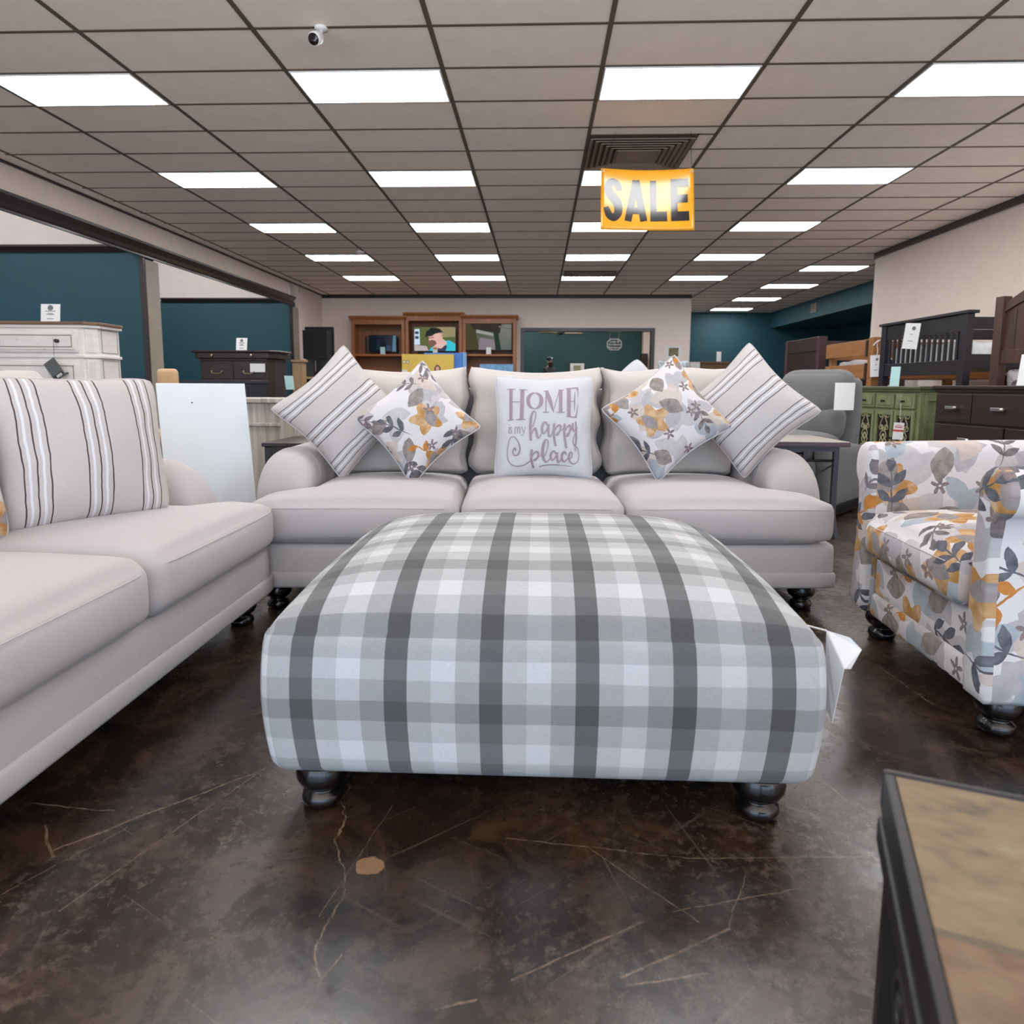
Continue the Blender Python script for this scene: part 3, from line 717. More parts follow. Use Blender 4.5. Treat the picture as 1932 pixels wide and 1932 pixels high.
# ---- throw pillows
def pillow_surface(h, T, pinch=.07, seed=0, flop=0., asp=1.0):
    rnd = random.Random(seed); ph = [rnd.uniform(0, 6.28) for _ in range(6)]
    def fn(u, v, side=1):
        x = h*u*(1-pinch*(1-v*v)*abs(u)**1.5); y = asp*h*v*(1-pinch*(1-u*u)*abs(v)**1.5)
        k = 1-.085*abs(u*v)**5; x *= k; y *= k
        e = max(0, (1-u*u)*(1-v*v))
        z = T*e**.5
        z *= 1+.04*sin(4*u+ph[0])*sin(3*v+ph[1])
        rim = max(abs(u), abs(v))
        z += .0075*sin(10*u+ph[2])*sin(9*v+ph[3])*e**.3*rim**2
        bend = flop*(u*u*.5+v*v*.5)
        return Vector((x, y, side*z-bend))
    return fn
def pillow(label, c, a, size, mat, tilt=14, yaw=0, T=.085, pinch=.07, uvm='stripe', seed=0, group=None, piping=None, name='throw_pillow', flop=0., asp=1.0):
    """c centre, a in-plane turn (deg), tilt back (deg), yaw turn about the vertical (deg)"""
    t = thing(name, label, 'pillow', group=group); h = size/2
    n0 = Matrix.Rotation(RAD(yaw), 3, 'Z') @ Matrix.Rotation(RAD(90-tilt), 3, 'X') @ Matrix.Rotation(RAD(a), 3, 'Z')
    t.matrix_world = Matrix.Translation(c) @ n0.to_4x4()
    fn = pillow_surface(h, T, pinch, seed, flop, asp); us = [sin(pi/2*s)*.75+s*.25 for s in np.linspace(-1, 1, 41)]
    uvf = {'stripe': lambda u, v: ((v+1)/2, (u+1)/2), 'metre': lambda u, v: (u*h, v*h)}[uvm]
    mb = MB(); mb.grid(lambda u, v: fn(u, v, 1), us, us, uvf); mb.grid(lambda u, v: fn(u, v, -1), us, us, uvf)
    o = mb.build('cover', mat, t, smooth=True, recalc=False)
    bm = bmesh.new(); bm.from_mesh(o.data); bmesh.ops.remove_doubles(bm, verts=bm.verts, dist=1e-5); bmesh.ops.recalc_face_normals(bm, faces=bm.faces); bm.to_mesh(o.data); bm.free()
    for p in o.data.polygons: p.use_smooth = True
    ss = np.linspace(-1, 1, 21)[:-1]
    rim = [fn(s, -1) for s in ss]+[fn(1, s) for s in ss]+[fn(-s, 1) for s in ss]+[fn(-1, -s) for s in ss]
    MB().tube(rim, .0042, 6, True).build('piping', piping or mat, t, smooth=True)
    return t, fn
PG = 'throw pillows on the long sofa'
pillow('striped pillow leaning in the left arm corner of the long sofa', (-.865, 2.955, .762), 42, .46, M['stripe'], 12, 22, .115, .17, seed=1, group=PG)
pillow('striped pillow leaning in the right arm corner of the long sofa', (.915, 3.01, .782), 45, .46, M['stripe'], 12, -14, .115, .17, seed=2, group=PG)
pillow('floral watercolor pillow standing on its corner beside the left striped pillow', (-.525, 2.90, .722), 41, .42, M['floral_b'], 14, 4, .115, .18, uvm='metre', seed=3, group=PG, piping=M['white_fabric'])
pillow('floral watercolor pillow standing on its corner beside the right striped pillow', (.552, 2.945, .748), 38, .43, M['floral_c'], 14, -4, .115, .18, uvm='metre', seed=4, group=PG, piping=M['white_fabric'])
hp, hfn = pillow('white pillow with the words HOME is my happy place', (.022, 2.965, .700), 0, .455, M['white_fabric'], 8, 0, .09, pinch=.12, uvm='metre', seed=5, asp=1.05, group=PG)
pillow('white pillow whose corner peeks above the back of the long sofa', (.49, 3.52, .74), 42, .43, M['white_fabric'], 4, 0, .06, uvm='metre', seed=8)
# lettering printed on the white pillow (traced on its own face, in pillow coordinates)
def hmap(x, y):
    u, v = (x-912)/865., -(y-945)/815.
    p = hfn(u, v, 1); return (p.x, p.y, p.z+.0016)
mm = plain('print_mauve', lin(150, 132, 142), .45, var=.04, spec=.5)
HL = [([(348, 372), (340, 600), (334, 852)], 58), ([(550, 372), (545, 600), (536, 850)], 66), ([(360, 580), (515, 580)], 14), ([(270, 374), (435, 372)], [8, 16, 26, 16, 8]),
      ([(480, 374), (645, 372)], [8, 16, 26, 16, 8]), ([(268, 860), (400, 848)], [8, 18, 26, 16, 8]), ([(432, 852), (612, 848)], [8, 18, 26, 16, 8]),
      ([(760+112*cos(a), 556+130*sin(a)) for a in np.linspace(0, 2*pi, 25)], [12+50*abs(cos(a)) for a in np.linspace(0, 2*pi, 25)]),
      ([(945, 420), (946, 742)], 16), ([(955, 385), (1072, 745)], [40, 62, 62, 40, 10]), ([(1162, 398), (1078, 690)], 11), ([(1188, 372), (1192, 742)], 56), ([(895, 392), (985, 384)], [8, 14, 24]),
      ([(890, 744), (1005, 742)], [6, 16, 22, 16, 6]), ([(1118, 742), (1268, 740)], [8, 16, 22, 16, 8]), ([(1150, 374), (1250, 372)], [14, 18, 8]),
      ([(1328, 345), (1334, 600), (1340, 806)], 62), ([(1262, 346), (1494, 338)], [8, 16, 16, 18, 20]), ([(1470, 340), (1492, 400), (1500, 500)], [34, 14, 4]), ([(1284, 800), (1490, 808)], [8, 18, 16, 18, 20]),
      ([(1502, 600), (1486, 740), (1466, 806)], [4, 18, 36]), ([(1365, 566), (1437, 566)], [14, 10]), ([(1437, 400), (1437, 566), (1437, 730)], [4, 22, 4]),
      ([(304, 962), (300, 1050)], 14), ([(300, 920), (306, 932)], 15), ([(282, 1050), (318, 1050)], 6), ([(284, 966), (308, 960)], 6),
      ([(358, 978), (342, 960), (324, 975), (332, 1000), (354, 1020), (356, 1042), (340, 1052), (320, 1036)], 11),
      ([(420, 960), (420, 1050)], 13), ([(421, 990), (442, 962), (462, 978), (464, 1050)], [6, 10, 13, 13]), ([(466, 990), (487, 962), (506, 978), (508, 1050)], [6, 10, 13, 13]), ([(404, 1050), (436, 1050)], 5), ([(449, 1050), (480, 1050)], 5), ([(493, 1050), (524, 1050)], 5),
      ([(542, 962), (582, 1046)], 13), ([(608, 962), (578, 1048), (556, 1082), (532, 1078)], [6, 7, 8, 12]), ([(530, 960), (560, 960)], 5), ([(590, 960), (616, 960)], 5),
      ([(730, 965), (768, 850), (780, 770), (758, 728), (722, 760), (697, 850), (690, 1000), (700, 1165)], [12, 14, 18, 16, 30, 42, 42, 40]), ([(705, 1090), (738, 1015), (772, 985), (792, 1030), (805, 1090), (830, 1125), (864, 1080), (895, 1030)], [14, 20, 34, 38, 36, 24, 16, 14]),
      ([(968, 935), (945, 892), (902, 915), (884, 980), (892, 1040), (922, 1055), (960, 1000), (985, 940)], [24, 26, 36, 36, 34, 22, 18, 18]), ([(993, 920), (986, 1000), (996, 1080), (1018, 1100), (1048, 1060), (1072, 1000)], [34, 36, 34, 20, 14, 12]),
      ([(1086, 905), (1076, 1000), (1086, 1120), (1113, 1245)], 36), ([(1084, 1030), (1122, 965), (1168, 932), (1193, 950), (1184, 1010), (1150, 1070), (1122, 1078), (1134, 1050), (1190, 1020), (1240, 980)], [14, 22, 30, 32, 32, 24, 18, 14, 12, 12]),
      ([(1264, 905), (1258, 1000), (1267, 1130), (1296, 1275)], 36), ([(1266, 1030), (1302, 965), (1344, 932), (1366, 950), (1356, 1020), (1326, 1085), (1300, 1088), (1308, 1060), (1362, 1020), (1404, 970)], [14, 22, 30, 32, 32, 24, 18, 14, 12, 12]),
      ([(1415, 895), (1410, 960), (1426, 1012), (1450, 1005), (1470, 945)], [30, 32, 26, 18, 14]), ([(1468, 868), (1480, 1000), (1480, 1120), (1466, 1210), (1438, 1226), (1416, 1180), (1432, 1100), (1480, 1012), (1506, 955)], [22, 32, 32, 26, 20, 16, 12, 12, 10]),
      ([(440, 1322), (430, 1280), (400, 1290), (386, 1340), (420, 1390), (480, 1380), (514, 1310), (500, 1220), (440, 1130), (370, 1104), (312, 1150), (282, 1280), (292, 1420), (360, 1530), (480, 1573), (600, 1556), (706, 1480)], [20, 26, 20, 16, 20, 26, 26, 24, 18, 12, 12, 14, 14, 14, 18, 16, 14]),
      ([(721, 1300), (710, 1400), (722, 1500), (750, 1618)], 38), ([(714, 1445), (746, 1375), (790, 1338), (824, 1348), (830, 1400), (800, 1460), (766, 1490), (762, 1466), (812, 1430), (880, 1390)], [14, 24, 30, 34, 34, 26, 18, 14, 12, 12]),
      ([(940, 1400), (984, 1250), (980, 1168), (946, 1152), (912, 1220), (898, 1350), (916, 1450), (952, 1505), (1002, 1470), (1040, 1420)], [14, 16, 18, 22, 42, 46, 42, 26, 16, 14]),
      ([(1116, 1368), (1092, 1328), (1052, 1342), (1028, 1400), (1042, 1460), (1072, 1470), (1110, 1415), (1136, 1355)], [24, 26, 34, 34, 32, 22, 18, 18]), ([(1142, 1345), (1136, 1420), (1146, 1490), (1167, 1505), (1206, 1455)], [34, 34, 32, 20, 14]),
      ([(1287, 1378), (1280, 1338), (1242, 1346), (1216, 1400), (1228, 1470), (1262, 1490), (1320, 1436)], [26, 28, 34, 36, 32, 22, 14]),
      ([(1332, 1450), (1382, 1420), (1402, 1362), (1376, 1332), (1346, 1372), (1340, 1440), (1370, 1500), (1430, 1520), (1490, 1480), (1526, 1390), (1512, 1290), (1476, 1242), (1452, 1270), (1470, 1310)], [14, 16, 20, 22, 32, 34, 26, 18, 14, 12, 12, 14, 12, 18]),
      ([(845, 1600), (920, 1570), (1100, 1553), (1384, 1564)], [24, 20, 18, 8])]
lt = MB()
for i, (pts, wd) in enumerate(HL): ribbon(lt, pts, wd, lambda x, y, i=i: Vector(hmap(x, y))+Vector((0, 0, .00003*i)), 6)
lt.build('lettering', mm, hp, recalc=False)
# pillows on the loveseat
LG = 'throw pillows on the loveseat'
pillow('large striped pillow standing against the back of the loveseat', (-1.345, 1.935, .685), 90, .445, M['stripe'], 9, 56, .09, pinch=.07, asp=1.06, seed=6, group=LG)
pillow('floral pillow cut off by the left edge, on the loveseat', (-1.535, 1.56, .655), 0, .40, M['floral_b'], 12, 62, .10, uvm='metre', seed=7, group=LG, piping=M['white_fabric'])

# ---- ottoman
t = thing('ottoman', 'large square ottoman in grey and white plaid on black bun feet', 'ottoman', (.006, 1.745, 0), 0)
def odf(u, p):
    x, y, z = p; f = lambda a, n: max(0, 1-abs(a)**n)
    hz = (u[2]+1)/2
    if u[2] > -.5: z += .105*(f(u[0], 5)*f(u[1], 3.4))**.85*max(0, u[2])
    b = 1+.028*sin(pi*min(1, hz*.95))
    x *= b*(.992+.008*hz); y *= (1+.022*sin(pi*min(1, hz*.95)))
    return (x, y, z)
mb = MB(); soft_box(mb, (1.102, .965, .315), .034, (36, 34, 16), odf, (0, 0, .2475)); mb.build('upholstered_body', M['plaid'], t, smooth=True)
for x in (-.457, .457):
    for y in (-.42, .40): bun_foot(t, x, y, .098, 1.02)
# folded paper tag at the right side of the ottoman
tg = thing('paper_tag', 'folded white paper tag hanging on the right side of the ottoman', 'tag')
q = lambda px, py, Y: at(px, py, Y=Y)
V = [q(1560, 1190, 1.365), q(1593, 1262, 1.33), q(1577, 1335, 1.345), q(1571, 1362, 1.35), q(1558, 1335, 1.37), q(1558, 1250, 1.37)]
MB().add(V, [(0, 1, 2), (0, 2, 5), (5, 2, 3, 4)]).build('front_leaf', M['paper'], tg, recalc=False)
V2 = [q(1560, 1190, 1.366), q(1603, 1203, 1.37), q(1625, 1226, 1.375), q(1604, 1262, 1.345), q(1593, 1262, 1.331)]
MB().add(V2, [(0, 1, 2, 4), (4, 2, 3)]).build('back_leaf', M['paper'], tg, recalc=False)
_s = V[0]; MB().tube([_s, _s+Vector((-.035, .05, -.004))], .002, 5).build('string', M['paper'], tg)
for o in kids(tg)[:2]: s = o.modifiers.new('s', 'SOLIDIFY'); s.thickness = .0015

# ---- floral tub chair
t = thing('tub_chair', 'floral watercolor tub armchair on black bun feet at the right', 'chair', (1.148, 2.03, 0), RAD(-93.2))
HWc, DC = .357, .80
path = [(-HWc, y) for y in np.linspace(0, .42, 9)]+[(HWc*cos(a), .42+.32*sin(a)) for a in np.linspace(pi, 0, 25)[1:-1]]+[(HWc, y) for y in np.linspace(.42, 0, 9)]
nP = len(path)
def sect(k):
    """profile (outward offset, height) of the wall at path station k: inner face, outward rolled top, outer face"""
    s = abs(k-(nP-1)/2)/((nP-1)/2); H = .712-.018*s*s
    pr = [(-.046, .14), (-.05, .30), (-.05, .48), (-.046, H-.09)]
    cx, cz, r = .014, H-.066, .066
    pr += [(cx+r*cos(a), cz+r*sin(a)) for a in np.linspace(RAD(160), RAD(-70), 14)]
    pr += [(.026, H-.20), (.030, .35), (.042, .20), (.046, .115), (.036, .10), (-.04, .10)]
    return pr
Vs = []; UVs = []; al = 0; prev = None
for k, (x, y) in enumerate(path):
    a = path[max(k-1, 0)]; b = path[min(k+1, nP-1)]; d = Vector((b[0]-a[0], b[1]-a[1])).normalized(); nrm = Vector((-d.y, d.x))
    if prev: al += sqrt((x-prev[0])**2+(y-prev[1])**2)
    prev = (x, y); ring = []; ru = []; ac = 0; pp = None
    for o_, z in sect(k):
        if pp: ac += sqrt((o_-pp[0])**2+(z-pp[1])**2)
        pp = (o_, z); ring.append((x+nrm.x*o_, y+nrm.y*o_, z)); ru.append((al, ac))
    Vs.append(ring); UVs.append(ru)
nR = len(Vs[0]); mb = MB(); F = []; U = []
for k in range(nP-1):
    for j in range(nR):
        j2 = (j+1) % nR; F.append((k*nR+j, k*nR+j2, (k+1)*nR+j2, (k+1)*nR+j))
        e = UVs[k][-1][1]+.1
        U.append([UVs[k][j], UVs[k][j2] if j2 else (UVs[k][0][0], e), UVs[k+1][j2] if j2 else (UVs[k+1][0][0], e), UVs[k+1][j]])
mb.add([p for r in Vs for p in r], F, U)
mb.build('tub_back', M['floral'], t, smooth=True, recalc=True)
# padded front faces of the two arms
for e in (0, nP-1):
    ring = Vs[e]; cx = sum(p[0] for p in ring)/nR; cz = .40; mb = MB(); V = []; 
    for s, dy in ((1, .0), (1.0, -.012), (.93, -.022), (.72, -.028)):
        for p in ring:
            lx = cx+(p[0]-cx)*s; lz = p[2]*1.0 if s == 1 else .42+(p[2]-.42)*(1-(1-s)*.35); V.append((lx, dy, lz))
    F = [(i*nR+j, i*nR+(j+1) % nR, (i+1)*nR+(j+1) % nR, (i+1)*nR+j) for i in range(3) for j in range(nR)]+[tuple(range(3*nR, 4*nR))]
    U = [[(V[i][0]*1+2+e, V[i][2]) for i in f] for f in F]
    mb.add(V, F, U); mb.build('arm_front', M['floral'], t, smooth=True)
mb = MB(); soft_box(mb, (.60, .06, .145), .02, (14, 4, 6), None, (0, .035, .235)); mb.build('front_rail', M['floral'], t, smooth=True)
mb = MB(); soft_box(mb, (.61, .07, .085), .02, (14, 4, 5), None, (0, .030, .135)); mb.build('base_band', M['floral'], t, smooth=True)
mb = MB(); mb.box(-.30, .30, .05, .70, .14, .30); mb.build('seat_deck', M['linen'], t)
sc = seat_cushion(t, -.29, .29, -.045, .62, .31, .452, .05, mat=M['floral'], yarm=-1)
for x, y in ((-.33, .06), (.33, .06), (-.25, .66), (.25, .66)): bun_foot(t, x, y, .105, 1.05)

# ------------------------------------------------------------------ furniture around the seating group
def bxp(name, dims, mat, parent, bevel=.004, M_=None):
    return MB().box(*dims, M=M_).build(name, mat, parent, bevel=bevel)
def knob(parent, p, r=.014, mat=None, d=(0, -1, 0)):
    q = Vector(d).to_track_quat('Z', 'Y').to_matrix(); mb = MB().lathe([(0, 0), (r*.9, 0), (r*.5, .01), (r*.5, .016), (r, .022), (r*.9, .032), (0, .036)], seg=14)
    mb.v = [tuple(q @ Vector(v)+Vector(p)) for v in mb.v]; return mb.build('knob', mat or M['iron'], parent, smooth=True)
def bail(parent, p, w=.09, mat=None):
    x, y, z = p; mb = MB().tube(catmull([(x-w/2, y, z), (x-w/2, y-.022, z), (x-w*.42, y-.026, z-.02), (x-w*.2, y-.026, z-.028), (x+w*.2, y-.026, z-.028), (x+w*.42, y-.026, z-.02), (x+w/2, y-.022, z), (x+w/2, y, z)], 3), .005, 6)
    for s in (-1, 1): mb.lathe([(0, -.006), (.012, -.006), (.012, .006), (0, .006)], (x+s*w/2, y-.004, z), 10)
    return mb.build('handle', mat or M['iron'], parent, smooth=True)
def card(label, p, wd, ht, rz=0, lean=10, mat=None, marks=True, group='price cards', name='price_card', seal=True):
    """thin card standing on a surface at p, tilted back"""
    t = thing(name, label, 'sign', p, 0, group, (RAD(-lean), 0, rz))
    MB().box(-wd/2, wd/2, -.003, .003, 0, ht).build('card', mat or M['paper'], t)
    if marks:
        k = MB()
        if seal: k.lathe([(0, 0), (wd*.15, 0), (wd*.15, .0005), (0, .0005)], (0, 0, 0), 18); k.v = [(a, -.0032-c, ht*.80+b) for a, b, c in k.v]
        for q, (zz, ww) in enumerate(((.60, .55), (.48, .30), (.42, .42), (.20, .36))): k.box(-wd*ww/2, wd*ww/2, -.0038, -.0032, ht*zz, ht*zz+.007)
        k.build('print', M['ink'], t)
    return t

# white antique chest on the left (canted corners)
cp_ = at(150, 603, Y=6.6)
t = thing('antique_chest', 'antique white chest of drawers with brown top against the teal partition', 'chest of drawers', (cp_.x-.52, 6.6, 0), RAD(2))
HT = 1.49
def oct_(w, d, c): return [(-w, 0), (w, 0), (w+c, c), (w+c, d), (-w-c, d), (-w-c, c)]
MB().prism(oct_(.52, .46, .10), .08, HT-.06, 'z').build('carcass', M['antique_white'], t, bevel=.004)
MB().prism([(x*1.04, y*1.03-.025) for x, y in oct_(.535, .48, .105)], HT-.03, HT, 'z').build('top', M['brown_top'], t, bevel=.006)
MB().prism([(x*1.025, y*1.03-.015) for x, y in oct_(.53, .475, .103)], HT-.06, HT-.03, 'z').build('cornice', M['antique_white'], t, bevel=.006)
MB().prism([(x*1.02, y*1.02-.012) for x, y in oct_(.525, .47, .103)], 1.135, 1.165, 'z').build('waist_moulding', M['antique_white'], t, bevel=.006)
zs = [(1.19, 1.41), (.86, 1.11), (.60, .84), (.34, .58)]
for k, (z0, z1) in enumerate(zs):
    d = MB().box(-.48, .48, -.016, 0, z0, z1).box(-.455, .455, -.024, -.016, z0+.025, z1-.025).build('drawer', M['antique_white'], t, bevel=.006)
    fr = MB()
    for a in ((-.43, .43, -.027, -.024, z0+.05, z0+.056), (-.43, .43, -.027, -.024, z1-.056, z1-.05), (-.43, -.424, -.027, -.024, z0+.056, z1-.056), (.424, .43, -.027, -.024, z0+.056, z1-.056)): fr.box(*a)
    fr.build('bead', M['brown_top'], d)
    if k == 0:
        for x in (-.30, .29): knob(d, (x, -.024, (z0+z1)/2), .02)
    else:
        for x in (-.30, .30): bail(d, (x, -.024, (z0+z1)/2), .13)
for s in (-1, 1):
    pl = MB(); 
    for (z0, z1) in ((1.19, 1.42), (.30, 1.12)):
        cc = Vector((s*.57, .05, 0)); ang = -s*RAD(-45)
        R = Matrix.Translation(cc) @ Matrix.Rotation(s*RAD(45), 4, 'Z')
        pl.box(-.045, .045, -.012, .0, z0, z1, M=R)
        for q in range(5): pl.box(-.03+.012*q, -.026+.012*q, -.018, -.012, z0+.02, z1-.02, M=R)
    pl.build('carved_pilaster', M['antique_white'], t, bevel=.003)
    sp = MB()
    for (z0, z1) in ((1.19, 1.42), (.30, 1.12)):
        for a in ((.15, .43, z0, z0+.006), (.15, .43, z1-.006, z1), (.15, .156, z0, z1), (.424, .43, z0, z1)):
            sp.box(s*.62-.003, s*.62+.003, a[0], a[1], a[2], a[3])
    sp.build('side_panel_bead', M['ink'], t)
for x in (-.5, .5):
    for y in (.05, .40): MB().lathe([(0, 0), (.03, 0), (.045, .05), (.05, .08), (0, .08)], (x, y, 0), 14).build('foot', M['antique_white'], t, smooth=True)
c = at(85, 601, Y=6.68); card('small white price card standing on the antique white chest', (c.x, 6.75, HT), .19, .19, RAD(3), 8)
p = at(100, 637, Y=6.52); q = at(101, 706, Y=6.50)
hg = thing('hang_tag', 'dark grey hang tag on a string from the antique chest knob', 'tag')
MB().tube([p, at(102, 672, Y=6.53)], .002, 5).build('string', M['iron'], hg)
cc = at(103, 697, Y=6.52); Rm = Matrix.Translation(cc) @ Matrix.Rotation(RAD(-33), 4, 'Y')
MB().box(-.065, .065, -.002, .002, -.10, .10, M=Rm).build('card', plain('tag_grey', lin(88, 90, 90), .5), hg)
MB().box(-.055, .055, -.004, -.002, -.095, -.05, M=Rm).build('label_strip', M['ink_dark'], hg)
mk_ = MB()
for k in range(7): mk_.box(-.02+.009*k, -.015+.009*k, -.005, -.004, -.088, -.06, M=Rm)
mk_.build('print', M['paper'], hg)

# dark espresso chest
c0 = at(367, 662, Y=8.0)
t = thing('dark_chest', 'dark espresso chest of drawers with pale handles, far left', 'chest of drawers', (c0.x+.47, 8.0, 0), RAD(-1))
HT = 1.285
MB().prism([(-.40, 0), (.40, 0), (.46, .10), (.46, .46), (-.46, .46), (-.46, .10)], .06, 1.16, 'z').build('carcass', M['espresso'], t, bevel=.004)
for s, z0, z1 in ((1.0, 1.16, 1.19), (1.08, 1.19, 1.26), (1.16, 1.26, HT)):
    MB().prism([(x*s, y*1.0-.06*(s-1)*4) for x, y in ((-.40, -.01), (.40, -.01), (.47, .09), (.47, .47), (-.47, .47), (-.47, .09))], z0, z1, 'z').build('cornice' if z1 < HT else 'top', M['espresso_h'], t, bevel=.008)
for x in (-.24, .24): knob(t, (x, -.03, 1.225), .014, M['brass'])
for (x0, x1, z0, z1) in ((-.38, -.01, .93, 1.13), (.01, .38, .93, 1.13), (-.38, .38, .66, .89), (-.38, .38, .39, .62), (-.38, .38, .12, .35)):
    d = MB().box(x0, x1, -.014, 0, z0, z1).box(x0+.02, x1-.02, -.022, -.014, z0+.02, z1-.02).build('drawer', M['espresso_h'], t, bevel=.006)
    hx = [(x0+x1)/2] if x1-x0 < .5 else [x0+.16, x1-.16]
    for x in hx: bail(d, (x, -.022, (z0+z1)/2+.01), .13, M['brass'])
for x in (-.39, .39): MB().lathe([(0, 0), (.04, 0), (.05, .03), (.045, .06), (0, .06)], (x, .06, 0), 14).build('foot', M['espresso'], t, smooth=True)
c = at(452, 660, Y=8.15); card('small pale price card standing on the dark espresso chest', (c.x, 8.2, HT), .13, .165, RAD(4), 12)
p = at(485, 694, Y=7.94); tag(MB().box(-.09, .09, -.002, .002, -.05, .05).build('drawer_ticket', M['paper'], loc=(p.x, 7.955, p.z)), 'white ticket stuck on the dark chest drawer', 'tag')

# low black dresser between the two chests
a, b = at(335, 719, Y=6.9), at(472, 719, Y=6.9)
t = thing('low_dresser', 'low black dresser behind the white panel', 'dresser', ((a.x+b.x)/2, 6.9, 0)); hw = (b.x-a.x)/2
bxp('top', (-hw-.02, hw+.02, -.02, .45, .89, .925), M['navy_wood'], t); bxp('carcass', (-hw, hw, 0, .43, .05, .89), M['navy_wood'], t)
for k in range(3):
    for s in (-1, 1):
        d = bxp('drawer', (min(s*.01, s*(hw-.02)), max(s*.01, s*(hw-.02)), -.016, 0, .10+k*.26, .34+k*.26), M['navy_wood'], t)
        knob(d, (s*hw*.5, -.016, .22+k*.26), .014, M['nickel'])
bxp('plinth', (-hw+.02, hw-.02, .02, .41, 0, .05), M['navy_wood'], t)

# tan upholstered chair whose back shows beside the chest
p = at(316, 698, Y=5.6)
t = thing('dining_chair', 'tan upholstered dining chair with only its back top showing', 'chair', (p.x, 5.6, 0), RAD(15))
mb = MB(); soft_box(mb, (.16, .09, .62), .035, (8, 6, 12), None, (0, 0, .70)); mb.build('backrest', M['tan_fabric'], t, smooth=True)
mb = MB(); soft_box(mb, (.40, .44, .10), .035, (8, 8, 5), None, (0, -.22, .46)); mb.build('seat', M['tan_fabric'], t, smooth=True)
for x in (-.16, .16):
    for y in (-.40, -.02): MB().lathe([(0, 0), (.018, 0), (.025, .41), (0, .41)], (x, y, 0), 10).build('leg', M['espresso'], t, smooth=True)

# leaning white panel
t_ = at(294, 728.5, Y=2.98); u_ = at(462, 730, Y=3.20)
wdir = (u_-t_); wdir.z = 0; Lw = wdir.length; wdir.normalize(); nrm = Vector((wdir.y, -wdir.x, 0))
dn = (Vector((0, 0, -1))+nrm*.17+wdir*.02).normalized(); Hh = .885/-dn.z; bk = dn.cross(wdir); bk = bk if bk.y > 0 else -bk
mb = MB(); A = [t_+Vector((0, 0, .885-t_.z)), u_+Vector((0, 0, .885-u_.z))]; A = [A[0], A[1], A[1]+dn*Hh, A[0]+dn*Hh]
mb.add([p for p in A]+[p+bk*.018 for p in A], [(0, 1, 2, 3), (7, 6, 5, 4), (0, 4, 5, 1), (1, 5, 6, 2), (2, 6, 7, 3), (3, 7, 4, 0)])
pn = thing('white_board', 'smooth white board leaning behind the loveseat arm', 'board')
mb.build('board', M['panel_white'], pn, bevel=.002)
hp_ = A[0]+wdir*Lw*.37+dn*.09-bk*.0005
MB().tube([hp_-bk*.001, hp_+bk*.002], .0035, 10).build('screw_hole', M['black'], pn)

# grey washed dresser, end panel towards us
a, b = at(446, 752, Y=4.25), at(542, 752, Y=4.25)
t = thing('washed_dresser', 'grey washed wooden dresser end behind the white panel', 'dresser', (a.x, 4.25, 0)); W_ = b.x-a.x
bxp('top', (-.34, W_, -.012, .5, .765, .792), M['grey_wash'], t)
bxp('carcass', (-.30, W_-.035, .012, .48, .04, .765), M['grey_wash'], t)
for z0, z1 in ((.615, .638), (.09, .115)): bxp('rail', (-.30, W_-.05, -.002, .012, z0, z1), M['grey_wash'], t)
for x in (-.32, W_-.05): bxp('post', (x, x+.035, -.006, .49, 0, .765), M['grey_wash'], t)

# sage green armchair, mostly hidden
a = at(560, 760, Y=5.6)
t = thing('sage_chair', 'sage green armchair half hidden behind the left striped pillow', 'chair', (a.x+.24, 5.42, 0), RAD(-10))
mb = MB(); soft_box(mb, (.62, .22, .42), .09, (12, 8, 10), lambda u, p: (p[0], p[1]+.05*u[1]*(1-u[0]**2)*(1-u[2]**2)+.2*(p[2]+.2), p[2]), (0, .25, .66)); mb.build('back_cushion', M['sage'], t, smooth=True)
mb = MB(); soft_box(mb, (.60, .60, .17), .06, (12, 12, 6), lambda u, p: (p[0], p[1], p[2]+.03*u[2]*(1-u[0]**2)*(1-u[1]**2)), (0, -.06, .43)); mb.build('seat_cushion', M['sage'], t, smooth=True)
for s in (-1, 1):
    mb = MB(); soft_box(mb, (.16, .74, .46), .06, (6, 12, 8), None, (s*.39, 0, .33)); mb.build('arm', M['sage'], t, smooth=True)
mb = MB(); soft_box(mb, (.92, .74, .22), .03, (10, 10, 5), None, (0, .02, .21)); mb.build('base', M['sage'], t, smooth=True)
mb = MB(); soft_box(mb, (.92, .14, .60), .05, (10, 5, 8), None, (0, .36, .48)); mb.build('back', M['sage'], t, smooth=True)
for x in (-.40, .40):
    for y in (-.3, .32): MB().lathe([(0, 0), (.02, 0), (.028, .1), (0, .1)], (x, y, 0), 10).build('leg', M['espresso'], t)
p = at(545, 728, Y=5.62); card('pale aqua card tucked on the sage chair back', (p.x, 5.65, p.z-.03), .075, .115, RAD(-6), -12, M['paper_aqua'], False)

